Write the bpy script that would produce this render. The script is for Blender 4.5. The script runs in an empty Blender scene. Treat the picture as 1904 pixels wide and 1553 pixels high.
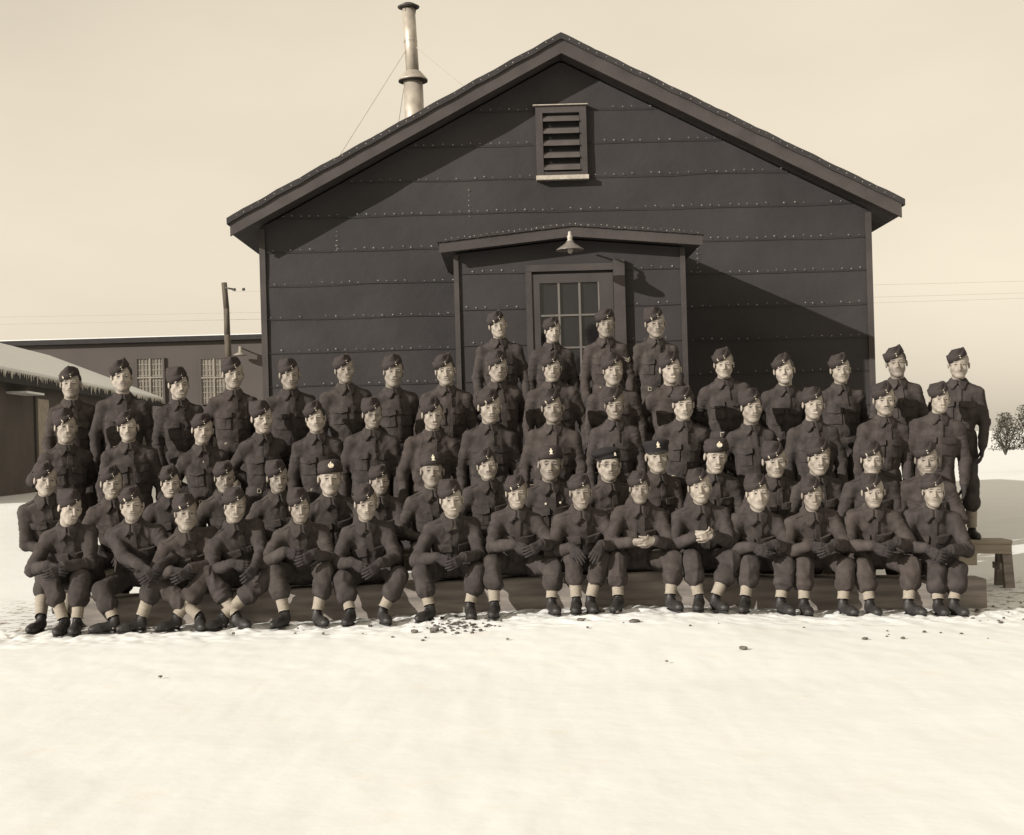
import bpy, math, random, time
import numpy as np
from mathutils import Matrix, Vector
T0 = time.time()
R = math.radians
scene = bpy.context.scene
col = scene.collection

# ------------------------------------------------------------------ camera
FPX, YH, CX, ROLL, HCAM = 2556.0, 822.0, 952.0, R(1.6), 1.5
cam = bpy.data.cameras.new('camera')
cam.sensor_width = 36.0
cam.lens = FPX / 1904 * 36.0
cam.shift_y = (YH - 776.5) / 1904
cam.clip_start = 0.1
cam.clip_end = 3000
cam_o = bpy.data.objects.new('camera', cam)
cam_o.matrix_world = Matrix.Translation((0, 0, HCAM)) @ Matrix.Rotation(R(90), 4, 'X') @ Matrix.Rotation(-ROLL, 4, 'Z')
col.objects.link(cam_o)
scene.camera = cam_o

# ------------------------------------------------------------------ sky, sun, exposure
SUN_D = Vector((1.4, 1.0, -0.65)).normalized()          # direction the light travels
SUN_EL = math.asin(-SUN_D.z)
SUN_AZ = math.atan2(-SUN_D.x, -SUN_D.y)                 # compass angle of the sun seen from the scene
world = bpy.data.worlds.new('World')
scene.world = world
world.use_nodes = True
wn, wl = world.node_tree.nodes, world.node_tree.links
wn.clear()
sky = wn.new('ShaderNodeTexSky')
sky.sky_type = 'NISHITA'
sky.sun_disc = False
sky.sun_elevation = SUN_EL
sky.sun_rotation = SUN_AZ
sky.air_density = 1.0
sky.dust_density = 3.0
bw = wn.new('ShaderNodeRGBToBW')
pw = wn.new('ShaderNodeMath'); pw.operation = 'POWER'; pw.inputs[1].default_value = 0.25
tc = wn.new('ShaderNodeTexCoord')
cn = wn.new('ShaderNodeTexNoise'); cn.inputs['Scale'].default_value = 2.2; cn.inputs['Detail'].default_value = 5
cm = wn.new('ShaderNodeMapping'); cm.inputs['Scale'].default_value = (1, 1, 2.5)
cr = wn.new('ShaderNodeMapRange'); cr.inputs[1].default_value = 0.3; cr.inputs[2].default_value = 0.7
cr.inputs[3].default_value = 0.91; cr.inputs[4].default_value = 1.08
mu = wn.new('ShaderNodeMath'); mu.operation = 'MULTIPLY'
tint = wn.new('ShaderNodeVectorMath'); tint.operation = 'SCALE'
tint.inputs[0].default_value = (3.12, 2.77, 2.2)
bg = wn.new('ShaderNodeBackground'); bg.inputs['Strength'].default_value = 0.15
wo = wn.new('ShaderNodeOutputWorld')
wl.new(sky.outputs[0], bw.inputs[0]); wl.new(bw.outputs[0], pw.inputs[0])
wl.new(tc.outputs['Generated'], cm.inputs[0]); wl.new(cm.outputs[0], cn.inputs['Vector'])
wl.new(cn.outputs[0], cr.inputs[0]); wl.new(pw.outputs[0], mu.inputs[0]); wl.new(cr.outputs[0], mu.inputs[1])
wl.new(mu.outputs[0], tint.inputs['Scale']); wl.new(tint.outputs[0], bg.inputs[0]); wl.new(bg.outputs[0], wo.inputs[0])

sun = bpy.data.lights.new('sun', 'SUN')
sun.energy = 4.7
sun.angle = R(0.5)
sun.color = (1.0, 0.955, 0.875)
sun_o = bpy.data.objects.new('sun', sun)
sun_o.rotation_euler = SUN_D.to_track_quat('-Z', 'Y').to_euler()
col.objects.link(sun_o)
scene.render.engine = 'CYCLES'
scene.view_settings.view_transform = 'Standard'
scene.view_settings.look = 'None'
scene.view_settings.gamma = 1
scene.view_settings.exposure = 0.45

# ------------------------------------------------------------------ helpers
def at(px, py, D):
    """pixel of the 1904x1553 photograph and a distance -> point in the scene"""
    c, s = math.cos(ROLL), math.sin(ROLL)
    dx, dy = px - CX, py - YH
    x, y = dx * c - dy * s, dx * s + dy * c
    return np.array([x * D / FPX, D, HCAM - y * D / FPX])

def mat(name, colour, rough=0.9, var=0.12, vscale=6.0, bump=0.0, bscale=60.0, spec=0.3, metal=0.0, stretch=(1, 1, 1), dist=0.01):
    m = bpy.data.materials.new(name)
    m.use_nodes = True
    n, l = m.node_tree.nodes, m.node_tree.links
    b = n['Principled BSDF']
    b.inputs['Roughness'].default_value = rough
    b.inputs['Specular IOR Level'].default_value = spec
    b.inputs['Metallic'].default_value = metal
    t = n.new('ShaderNodeTexCoord')
    mp = n.new('ShaderNodeMapping'); mp.inputs['Scale'].default_value = stretch
    l.new(t.outputs['Object'], mp.inputs[0])
    no = n.new('ShaderNodeTexNoise'); no.inputs['Scale'].default_value = vscale; no.inputs['Detail'].default_value = 6
    l.new(mp.outputs[0], no.inputs['Vector'])
    ra = n.new('ShaderNodeValToRGB')
    ra.color_ramp.elements[0].position = 0.28; ra.color_ramp.elements[1].position = 0.72
    ra.color_ramp.elements[0].color = tuple(c * (1 - var) for c in colour) + (1,)
    ra.color_ramp.elements[1].color = tuple(min(1, c * (1 + var)) for c in colour) + (1,)
    l.new(no.outputs[0], ra.inputs[0]); l.new(ra.outputs[0], b.inputs['Base Color'])
    if bump:
        n2 = n.new('ShaderNodeTexNoise'); n2.inputs['Scale'].default_value = bscale; n2.inputs['Detail'].default_value = 5
        l.new(mp.outputs[0], n2.inputs['Vector'])
        bu = n.new('ShaderNodeBump'); bu.inputs['Strength'].default_value = bump; bu.inputs['Distance'].default_value = dist
        l.new(n2.outputs[0], bu.inputs['Height']); l.new(bu.outputs[0], b.inputs['Normal'])
    return m

M = {}
M['snow'] = mat('snow', (0.675, 0.68, 0.675), 0.75, 0.03, 1.3, 0.2, 6, 0.2, dist=0.02)
M['felt'] = mat('felt', (0.0285, 0.0252, 0.0258), 0.85, 0.26, 0.9, 0.6, 1.5, 0.35, stretch=(0.9, 1, 1.1), dist=0.06)
M['seam'] = mat('seam', (0.021, 0.019, 0.0195), 0.9)
M['nail'] = mat('nail', (0.2, 0.185, 0.17), 0.5, 0.4, 5)
M['trim'] = mat('trim', (0.047, 0.040, 0.0385), 0.8, 0.25, 3, 0.3, 30, stretch=(1, 1, 1))
M['edge'] = mat('roof_edge', (0.03, 0.027, 0.027), 0.9, 0.2)
M['door'] = mat('door', (0.043, 0.037, 0.037), 0.6, 0.15, 4)
M['bar'] = mat('glazing_bar', (0.12, 0.108, 0.1), 0.6)
M['glass'] = mat('glass', (0.012, 0.011, 0.012), 0.12, 0.2, 3, spec=0.5)
M['glass_far'] = mat('glass_far', (0.16, 0.145, 0.125), 0.35, 0.35, 1.2, spec=0.8)  # pale base colour stands in for the bright reflection in the panes
M['farbar'] = mat('far_glazing_bar', (0.22, 0.195, 0.165), 0.7)
M['whitewood'] = mat('pale_wood', (0.34, 0.305, 0.26), 0.8, 0.25, 20, 0.3, 40)
M['slat'] = mat('slat', (0.07, 0.06, 0.056), 0.75, 0.2)
M['dark'] = mat('dark', (0.012, 0.011, 0.011), 0.9)
M['steel'] = mat('galvanised', (0.36, 0.32, 0.27), 0.45, 0.25, 7, 0.15, 20, 0.5, 0.35)
M['rim'] = mat('dark_steel', (0.05, 0.045, 0.04), 0.5, 0.2, 7, 0, 20, 0.5, 0.3)
M['wire'] = mat('wire', (0.34, 0.3, 0.25), 0.6)
M['pole'] = mat('pole_wood', (0.085, 0.07, 0.055), 0.9, 0.4, 10, 0.5, 20, stretch=(3, 3, 0.3))
M['farwall'] = mat('far_wall', (0.078, 0.067, 0.062), 0.9, 0.08, 0.5)
M['shedwall'] = mat('shed_wall', (0.082, 0.07, 0.062), 0.9, 0.15, 1.5)
M['enamel'] = mat('enamel', (0.12, 0.108, 0.098), 0.3, 0.12, 20, spec=0.5)
M['porcelain'] = mat('porcelain', (0.34, 0.31, 0.275), 0.3, 0.05)
M['beam'] = mat('beam_wood', (0.20, 0.176, 0.157), 0.9, 0.45, 5, 0.5, 16, stretch=(0.4, 3, 3))
M['plank'] = mat('plank_wood', (0.26, 0.225, 0.18), 0.9, 0.3, 5, 0.4, 14, stretch=(0.4, 3, 3))
M['stone'] = mat('stone', (0.09, 0.08, 0.07), 0.9, 0.4, 15, 0.4, 30)
M['leaf'] = mat('twigs', (0.05, 0.045, 0.035), 0.9, 0.3)
KH = []
for i, c in enumerate([(0.049, 0.0410, 0.0385), (0.047, 0.0400, 0.0380), (0.051, 0.0425, 0.0395), (0.044, 0.0375, 0.0360), (0.050, 0.0430, 0.0400)]):
    m_ = mat('khaki_serge_%s' % 'abcde'[i], c, 0.95, 0.30, 13, 0.35, 240, 0.08, dist=0.004)
    n_, l_ = m_.node_tree.nodes, m_.node_tree.links
    cr_ = n_.new('ShaderNodeTexNoise'); cr_.inputs['Scale'].default_value = 11; cr_.inputs['Detail'].default_value = 1.5; cr_.inputs['Distortion'].default_value = 1.2
    try: cr_.noise_type = 'RIDGED_MULTIFRACTAL'
    except Exception: pass
    b2 = n_.new('ShaderNodeBump'); b2.inputs['Strength'].default_value = 0.4; b2.inputs['Distance'].default_value = 0.010
    bs_ = [q for q in n_ if q.type == 'BUMP' and q != b2][0]
    l_.new(bs_.inputs['Height'].links[0].from_node.inputs['Vector'].links[0].from_socket, cr_.inputs['Vector'])
    l_.new(cr_.outputs[0], b2.inputs['Height']); l_.new(b2.outputs[0], bs_.inputs['Normal'])
    KH.append(m_)
M['capcloth'] = mat('cap_cloth', (0.042, 0.0345, 0.0335), 0.95, 0.16, 20, 0.5, 220, 0.1, dist=0.004)
M['black'] = mat('black_cloth', (0.014, 0.012, 0.013), 0.9)
SK = []
for i, c in enumerate([(0.245, 0.212, 0.18), (0.285, 0.248, 0.212), (0.20, 0.172, 0.146), (0.262, 0.228, 0.193)]):
    SK.append(mat('skin_%s' % 'abcd'[i], c, 0.6, 0.16, 38, 0.25, 150, 0.35, dist=0.002))
for m_ in SK:                                   # brows, lips and eyes are tinted per vertex
    n_, l_ = m_.node_tree.nodes, m_.node_tree.links
    at_ = n_.new('ShaderNodeAttribute'); at_.attribute_name = 'feature'
    mx_ = n_.new('ShaderNodeMix'); mx_.data_type = 'RGBA'; mx_.blend_type = 'MULTIPLY'; mx_.inputs[0].default_value = 1.0
    bs_ = n_['Principled BSDF']
    l_.new(bs_.inputs['Base Color'].links[0].from_socket, mx_.inputs[6]); l_.new(at_.outputs['Color'], mx_.inputs[7]); l_.new(mx_.outputs[2], bs_.inputs['Base Color'])
M['lip'] = mat('lip', (0.14, 0.112, 0.096), 0.5, 0.05)
M['hair'] = mat('hair', (0.03, 0.025, 0.022), 0.6, 0.4, 60, 0.6, 150, dist=0.004)
M['hairf'] = mat('hair_fair', (0.14, 0.115, 0.085), 0.6, 0.4, 60, 0.6, 150, dist=0.004)
M['eyew'] = mat('eye_white', (0.13, 0.112, 0.098), 0.4, 0.05)
M['iris'] = mat('iris', (0.02, 0.017, 0.015), 0.3)
M['brow'] = mat('eyebrow', (0.075, 0.062, 0.053), 0.8)
M['teeth'] = mat('teeth', (0.42, 0.39, 0.34), 0.3, 0.05)
M['brass'] = mat('badge_metal', (0.75, 0.68, 0.55), 0.3, 0.2, 90, spec=0.7, metal=0.4)
M['glove'] = mat('glove_wool', (0.036, 0.031, 0.031), 0.95, 0.25, 60, 0.6, 160, 0.1, dist=0.004)
M['canvas'] = mat('canvas', (0.25, 0.218, 0.18), 0.9, 0.2, 18, 0.5, 160, 0.1, dist=0.004)
M['boot'] = mat('boot_leather', (0.02, 0.0175, 0.017), 0.55, 0.5, 22, 0.7, 45, 0.4, dist=0.008)
M['belt'] = mat('belt_webbing', (0.07, 0.058, 0.05), 0.9)

def raw_mesh(name, V, Q, mats, midx=None, smooth=True):
    """V (n,3), Q list/array of polygons (all same length if array)"""
    me = bpy.data.meshes.new(name)
    V = np.asarray(V, dtype=np.float32)
    if isinstance(Q, np.ndarray):
        k = Q.shape[1]
        me.vertices.add(len(V)); me.vertices.foreach_set('co', V.ravel())
        me.loops.add(Q.size); me.loops.foreach_set('vertex_index', Q.astype(np.int32).ravel())
        me.polygons.add(len(Q))
        me.polygons.foreach_set('loop_start', np.arange(0, Q.size, k, dtype=np.int32))
        me.polygons.foreach_set('loop_total', np.full(len(Q), k, dtype=np.int32))
        me.update(calc_edges=True)
    else:
        me.from_pydata([tuple(v) for v in V], [], [tuple(q) for q in Q])
        me.update()
    me.polygons.foreach_set('use_smooth', np.full(len(me.polygons), smooth))
    for m in (mats if isinstance(mats, (list, tuple)) else [mats]):
        me.materials.append(m)
    if midx is not None:
        me.polygons.foreach_set('material_index', np.asarray(midx, dtype=np.int32))
    return me

def link(name, me, parent=None, loc=None, matrix=None):
    o = bpy.data.objects.new(name, me)
    col.objects.link(o)
    if parent is not None:
        o.parent = parent
    if loc is not None:
        o.location = loc
    if matrix is not None:
        o.matrix_basis = matrix
    return o

def tag(o, label=None, cat=None, group=None, kind=None):
    if label: o['label'] = label
    if cat: o['category'] = cat
    if group: o['group'] = group
    if kind: o['kind'] = kind
    return o

class MB:
    def __init__(s):
        s.v, s.f, s.m = [], [], []
    def add(s, V, F, m=0):
        n = len(s.v)
        s.v += [tuple(map(float, p)) for p in V]
        for f in F:
            s.f.append(tuple(i + n for i in f)); s.m.append(m)
        return s
    def box(s, x0, x1, y0, y1, z0, z1, m=0):
        return s.add([(x0, y0, z0), (x1, y0, z0), (x1, y1, z0), (x0, y1, z0), (x0, y0, z1), (x1, y0, z1), (x1, y1, z1), (x0, y1, z1)],
                     [(0, 3, 2, 1), (4, 5, 6, 7), (0, 1, 5, 4), (1, 2, 6, 5), (2, 3, 7, 6), (3, 0, 4, 7)], m)
    def hexa(s, P, m=0):
        """eight corners: bottom four counter-clockwise seen from above, then the top four"""
        return s.add(P, [(0, 3, 2, 1), (4, 5, 6, 7), (0, 1, 5, 4), (1, 2, 6, 5), (2, 3, 7, 6), (3, 0, 4, 7)], m)
    def prism(s, poly, y0, y1, m=0):
        """polygon of (x, z) counter-clockwise seen from -y, extruded in y"""
        n = len(poly)
        V = [(x, y0, z) for x, z in poly] + [(x, y1, z) for x, z in poly]
        F = [tuple(range(n)), tuple(range(2 * n - 1, n - 1, -1))] + [(i, i + n, (i + 1) % n + n, (i + 1) % n) for i in range(n)]
        return s.add(V, F, m)
    def tube(s, a, b, ra, rb=None, n=12, m=0, caps=True):
        rb = ra if rb is None else rb
        a, b = Vector(a), Vector(b)
        d = (b - a).normalized()
        u = d.orthogonal().normalized(); w = d.cross(u)
        V = []
        for p, r in ((a, ra), (b, rb)):
            for i in range(n):
                t = 2 * math.pi * i / n
                V.append(p + u * (r * math.cos(t)) + w * (r * math.sin(t)))
        F = [(i, (i + 1) % n, (i + 1) % n + n, i + n) for i in range(n)]
        if caps:
            F += [tuple(range(n - 1, -1, -1)), tuple(range(n, 2 * n))]
        return s.add(V, F, m)
    def lathe(s, c, prof, n=24, m=0):
        V, F = [], []
        for r, z in prof:
            for i in range(n):
                t = 2 * math.pi * i / n
                V.append((c[0] + r * math.cos(t), c[1] + r * math.sin(t), c[2] + z))
        for j in range(len(prof) - 1):
            for i in range(n):
                F.append((j * n + i, j * n + (i + 1) % n, (j + 1) * n + (i + 1) % n, (j + 1) * n + i))
        return s.add(V, F, m)
    def build(s, name, mats, parent=None, smooth=False):
        me = raw_mesh(name, s.v, s.f, mats, s.m, smooth)
        return link(name, me, parent)

def empty(name, loc):
    o = bpy.data.objects.new(name, None)
    o.empty_display_size = 0.2
    col.objects.link(o)
    o.location = loc
    return o

# value noise -------------------------------------------------------
def _h(ix, iy, iz, seed):
    n = (ix * 374761393 + iy * 668265263 + iz * 2147483647 + seed * 1274126177) & 0xffffffff
    n = ((n ^ (n >> 13)) * 1274126177) & 0xffffffff
    return ((n ^ (n >> 16)) & 0xffff) / 65535.0
def vnoise(P, seed=0):
    P = np.asarray(P, dtype=np.float64)
    I = np.floor(P).astype(np.int64); f = P - I
    f = f * f * (3 - 2 * f)
    r = 0
    for a in (0, 1):
        for b in (0, 1):
            for c in (0, 1):
                w = (f[:, 0] if a else 1 - f[:, 0]) * (f[:, 1] if b else 1 - f[:, 1]) * (f[:, 2] if c else 1 - f[:, 2])
                r = r + w * _h(I[:, 0] + a, I[:, 1] + b, I[:, 2] + c, seed)
    return r * 2 - 1

# signed distance shapes --------------------------------------------
def seg(P, a, b, ra, rb):
    X, Y, Z = P
    a = np.asarray(a, float); b = np.asarray(b, float); d = b - a
    dd = max(float(d @ d), 1e-9)
    t = np.clip(((X - a[0]) * d[0] + (Y - a[1]) * d[1] + (Z - a[2]) * d[2]) / dd, 0, 1).astype(np.float32)
    return np.sqrt((X - a[0] - t * d[0]) ** 2 + (Y - a[1] - t * d[1]) ** 2 + (Z - a[2] - t * d[2]) ** 2) - (ra + (rb - ra) * t)
def ell(P, c, r):
    X, Y, Z = (P[0] - c[0]), (P[1] - c[1]), (P[2] - c[2])
    k0 = np.sqrt((X / r[0]) ** 2 + (Y / r[1]) ** 2 + (Z / r[2]) ** 2)
    k1 = np.sqrt((X / r[0] ** 2) ** 2 + (Y / r[1] ** 2) ** 2 + (Z / r[2] ** 2) ** 2) + 1e-9
    return k0 * (k0 - 1) / k1
def sph(P, c, r):
    return np.sqrt((P[0] - c[0]) ** 2 + (P[1] - c[1]) ** 2 + (P[2] - c[2]) ** 2) - r
def smin(a, b, k):
    h = np.maximum(k - np.abs(a - b), 0) / k
    return np.minimum(a, b) - h * h * k * 0.25
def smax(a, b, k):
    return -smin(-a, -b, k)

def surfnet(fn, lo, hi, h):
    xs, ys, zs = (np.arange(lo[i] - h, hi[i] + 2 * h, h, dtype=np.float32) for i in range(3))
    P = (xs[:, None, None], ys[None, :, None], zs[None, None, :])
    F = (fn(P) + np.zeros((len(xs), len(ys), len(zs)), np.float32)).astype(np.float32)
    S = F < 0
    c = np.zeros(tuple(n - 1 for n in F.shape), np.int8)
    for i in (0, 1):
        for j in (0, 1):
            for k in (0, 1):
                c += S[i:S.shape[0] - 1 + i, j:S.shape[1] - 1 + j, k:S.shape[2] - 1 + k]
    A = np.argwhere((c > 0) & (c < 8))
    idx = np.full(c.shape, -1, np.int64)
    idx[A[:, 0], A[:, 1], A[:, 2]] = np.arange(len(A))
    acc = np.zeros((len(A), 3)); cnt = np.zeros(len(A))
    for ax in range(3):
        o = [q for q in range(3) if q != ax]
        for p in (0, 1):
            for q in (0, 1):
                a = np.zeros(3, int); a[o[0]] = p; a[o[1]] = q
                b = a.copy(); b[ax] = 1
                Ia, Ib = A + a, A + b
                fa = F[Ia[:, 0], Ia[:, 1], Ia[:, 2]]; fb = F[Ib[:, 0], Ib[:, 1], Ib[:, 2]]
                m = (fa < 0) != (fb < 0)
                t = np.where(m, fa / np.where(m, fa - fb, 1), 0)
                pos = np.tile(a.astype(float), (len(A), 1)); pos[:, ax] = t
                acc[m] += pos[m]; cnt[m] += 1
    V = (A + acc / np.maximum(cnt, 1)[:, None]) * h + np.array([xs[0], ys[0], zs[0]])
    quads = []
    for ax in range(3):
        sl0 = [slice(None)] * 3; sl1 = [slice(None)] * 3
        sl0[ax] = slice(0, -1); sl1[ax] = slice(1, None)
        ch = S[tuple(sl0)] != S[tuple(sl1)]
        E = np.argwhere(ch)
        o = [(ax + 1) % 3, (ax + 2) % 3]
        E = E[(E[:, o[0]] > 0) & (E[:, o[1]] > 0) & (E[:, o[0]] < S.shape[o[0]] - 1) & (E[:, o[1]] < S.shape[o[1]] - 1)]
        if not len(E): continue
        ins = S[E[:, 0], E[:, 1], E[:, 2]]
        q = []
        for p, r in ((1, 1), (0, 1), (0, 0), (1, 0)):
            C = E.copy(); C[:, o[0]] -= p; C[:, o[1]] -= r
            q.append(idx[C[:, 0], C[:, 1], C[:, 2]])
        q = np.stack(q, 1)
        q[~ins] = q[~ins][:, ::-1]
        quads.append(q)
    return V, np.concatenate(quads)

# ------------------------------------------------------------------ ground
def ground_h(x, y):
    x = np.asarray(x, float); y = np.asarray(y, float)
    px = x / 11.3 * FPX + CX
    m = np.interp(px, [-400, 100, 700, 1000, 1200, 1320, 1500, 1830, 2300], [0.0, 0.045, 0.06, 0.10, 0.11, 0.09, 0.03, -0.01, -0.01])
    m = m * np.interp(y, [8.5, 10.8, 16, 22], [0, 1, 1, 0.3])
    t = np.clip((-x - 4) / 5, 0, 1); u = np.clip((y - 15) / 9, 0, 1)
    return m + 0.55 * (t * t * (3 - 2 * t)) * (u * u * (3 - 2 * u))
def gh(x, y):
    return float(ground_h(np.array([x]), np.array([y]))[0])

def axis_vals(parts):
    out = []
    for a, b, st in parts:
        out += list(np.arange(a, b, st))
    out.append(parts[-1][1])
    return np.array(out)
gx = axis_vals([(-420, -60, 40), (-60, -12, 4), (-12, -5.2, 0.4), (-5.2, 5.2, 0.028), (5.2, 12, 0.4), (12, 60, 4), (60, 420, 40)])
gy = axis_vals([(-30, 3, 4), (3, 9, 0.15), (9, 10.4, 0.05), (10.4, 12.0, 0.022), (12.0, 14, 0.15), (14, 30, 0.8), (30, 80, 5), (80, 900, 60)])
GX, GY = np.meshgrid(gx, gy, indexing='ij')
gz = ground_h(GX.ravel(), GY.ravel())
P3 = np.stack([GX.ravel(), GY.ravel(), np.zeros(GX.size)], 1)
near = np.exp(-((P3[:, 1] - 11.15) / 0.55) ** 2)
amp = np.where(np.abs(P3[:, 0]) < 5.2, 1, 0.0) * np.clip((14 - P3[:, 1]) / 2, 0, 1)
gz += amp * (0.008 * vnoise(P3 * 1.1, 3) + (0.0028 + 0.013 * near) * vnoise(P3 * 7, 4) + (0.0012 + 0.012 * near) * vnoise(P3 * 19, 5))
gz += 0.05 * vnoise(P3 * 0.2, 9) * np.clip((P3[:, 1] - 18) / 20, 0, 1)
nx_, ny_ = len(gx), len(gy)
I = np.arange(nx_ * ny_).reshape(nx_, ny_)
GQ = np.stack([I[:-1, :-1].ravel(), I[1:, :-1].ravel(), I[1:, 1:].ravel(), I[:-1, 1:].ravel()], 1)
P3[:, 2] = gz
# trampled, dirty snow round the boots and to the right of the bench
def snow_material():
    m = M['snow']; n, l = m.node_tree.nodes, m.node_tree.links
    b = n['Principled BSDF']
    src = b.inputs['Base Color'].links[0].from_socket
    t = n['Texture Coordinate'] if 'Texture Coordinate' in n else n.new('ShaderNodeTexCoord')
    sp = n.new('ShaderNodeSeparateXYZ'); l.new(t.outputs['Object'], sp.inputs[0])
    def band(sock, a, b_, c, d):
        r1 = n.new('ShaderNodeMapRange'); r1.inputs[1].default_value = a; r1.inputs[2].default_value = b_
        r2 = n.new('ShaderNodeMapRange'); r2.inputs[1].default_value = c; r2.inputs[2].default_value = d
        r2.inputs[3].default_value = 1; r2.inputs[4].default_value = 0
        l.new(sock, r1.inputs[0]); l.new(sock, r2.inputs[0])
        k = n.new('ShaderNodeMath'); k.operation = 'MULTIPLY'
        l.new(r1.outputs[0], k.inputs[0]); l.new(r2.outputs[0], k.inputs[1])
        return k.outputs[0]
    by = band(sp.outputs[1], 10.85, 11.15, 13.2, 14.5)
    no = n.new('ShaderNodeTexNoise'); no.inputs['Scale'].default_value = 9; no.inputs['Detail'].default_value = 8; no.inputs['Roughness'].default_value = 0.7
    l.new(t.outputs['Object'], no.inputs['Vector'])
    r3 = n.new('ShaderNodeMapRange'); r3.inputs[1].default_value = 0.5; r3.inputs[2].default_value = 0.62
    l.new(no.outputs[0], r3.inputs[0])
    k = n.new('ShaderNodeMath'); k.operation = 'MULTIPLY'
    l.new(by, k.inputs[0]); l.new(r3.outputs[0], k.inputs[1])
    # faint yellowish scuffs in the foreground
    n4 = n.new('ShaderNodeTexNoise'); n4.inputs['Scale'].default_value = 2.2; n4.inputs['Detail'].default_value = 9; n4.inputs['Roughness'].default_value = 0.65
    l.new(t.outputs['Object'], n4.inputs['Vector'])
    r5 = n.new('ShaderNodeMapRange'); r5.inputs[1].default_value = 0.56; r5.inputs[2].default_value = 0.75; r5.inputs[4].default_value = 0.35
    l.new(n4.outputs[0], r5.inputs[0])
    mx0 = n.new('ShaderNodeMix'); mx0.data_type = 'RGBA'
    mx0.inputs[7].default_value = (0.62, 0.57, 0.44, 1)
    l.new(r5.outputs[0], mx0.inputs[0]); l.new(src, mx0.inputs[6])
    mx = n.new('ShaderNodeMix'); mx.data_type = 'RGBA'
    mx.inputs[7].default_value = (0.2, 0.17, 0.14, 1)
    l.new(k.outputs[0], mx.inputs[0]); l.new(mx0.outputs[2], mx.inputs[6]); l.new(mx.outputs[2], b.inputs['Base Color'])
snow_material()
tag(link('ground', raw_mesh('ground', P3, GQ, M['snow'])), kind='structure')

# ------------------------------------------------------------------ the hut
def seam_rows(mb, z0, dz, xa_fn, xb_fn, y, zmax, phase=0.0, rnd=None, mseam=1, mnail=2, skip=None):
    """felt laps with rows of nail heads; part of the wall mesh"""
    z = z0
    while z < zmax:
        xa, xb = xa_fn(z), xb_fn(z)
        spans = [(xa, xb)]
        if skip:
            for (sx0, sx1, sz0, sz1) in skip:
                if sz0 < z < sz1:
                    ns = []
                    for a, b in spans:
                        if sx1 <= a or sx0 >= b: ns.append((a, b))
                        else:
                            if a < sx0: ns.append((a, sx0))
                            if b > sx1: ns.append((sx1, b))
                    spans = ns
        for a, b in spans:
            if b - a < 0.1: continue
            k = max(2, int((b - a) / 0.5))
            pts = [(a + (b - a) * i / k, z + rnd.uniform(-0.006, 0.006)) for i in range(k + 1)]
            for p, q in zip(pts, pts[1:]):
                mb.add([(p[0], y - 0.005, p[1] - 0.005), (q[0], y - 0.005, q[1] - 0.005), (q[0], y - 0.005, q[1] + 0.003), (p[0], y - 0.005, p[1] + 0.003)], [(0, 1, 2, 3)], mseam)
            x = a + rnd.uniform(0.05, 0.2)
            while x < b - 0.04:
                if rnd.random() < 0.86:
                    r = rnd.uniform(0.005, 0.0095); zz = z + 0.028 + rnd.uniform(-0.01, 0.01); xx = x + rnd.uniform(-0.015, 0.015)
                    mb.add([(xx + r * math.cos(t), y - 0.009, zz + r * math.sin(t)) for t in [i * math.pi / 3 for i in range(6)]], [tuple(range(6))], mnail)
                x += 0.115
        z += dz

hut = empty('hut', (0.728, 17.0, 0.9))
tag(hut, 'large dark tarpaper covered hut with gabled roof behind the men', 'hut')
HL = Matrix.Translation((-0.728, -17.0, -0.9))
def hpart(mb, name, mats, parent=None, smooth=False):
    par = parent if parent is not None else hut
    o = mb.build(name, mats, par, smooth)
    if par is hut:
        o.location = (-0.728, -17.0, -0.9)
    return o
XC, HW, YW = 0.728, 3.77, 17.0
SL = 0.519                                   # roof slope
RZ = 6.42                                    # top of ridge
EH = 4.05                                    # half width of roof
def roof_z(x, off=0.0): return RZ - SL * abs(x - XC) - off
rnd = random.Random(5)
w = MB()
TH = 0.24
wall_poly = [(XC - HW, 0.0), (XC + HW, 0.0), (XC + HW, roof_z(XC + HW, TH)), (XC, RZ - TH), (XC - HW, roof_z(XC - HW, TH))]
# front skin as a fine grid so that the felt can sag and wrinkle
NXW, NZW = 150, 110
vx = np.linspace(XC - HW, XC + HW, NXW); V = []
for i, x in enumerate(vx):
    zt = roof_z(x, TH)
    for j in range(NZW):
        V.append((x, YW, zt * j / (NZW - 1)))
V = np.array(V)
V[:, 1] -= 0.006 + 0.008 * vnoise(np.stack([V[:, 0] * 1.6, V[:, 2] * 1.6, V[:, 0] * 0], 1), 31) + 0.008 * vnoise(np.stack([V[:, 0] * 2.2 + V[:, 2] * 2.2, (V[:, 2] - V[:, 0]) * 0.8, V[:, 0] * 0], 1), 32)
I = np.arange(NXW * NZW).reshape(NXW, NZW)
w.add(V, np.stack([I[:-1, :-1].ravel(), I[1:, :-1].ravel(), I[1:, 1:].ravel(), I[:-1, 1:].ravel()], 1).tolist(), 0)
w.prism(wall_poly, YW + 0.02, YW + 0.1, 0)
w.box(XC - HW, XC - HW + 0.1, YW + 0.1, YW + 14, 0, roof_z(XC - HW, TH) , 0)
w.box(XC + HW - 0.1, XC + HW, YW + 0.1, YW + 14, 0, roof_z(XC + HW, TH), 0)
w.prism(wall_poly, YW + 14, YW + 14.1, 0)
seam_rows(w, 0.6, 0.415, lambda z: max(XC - HW + 0.05, XC - (RZ - TH - z) / SL), lambda z: min(XC + HW - 0.05, XC + (RZ - TH - z) / SL), YW - 0.020, 5.9, rnd=rnd, skip=[(-0.6, 1.98, 0, 3.7), (0.35, 1.05, 4.75, 5.65)])
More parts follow.
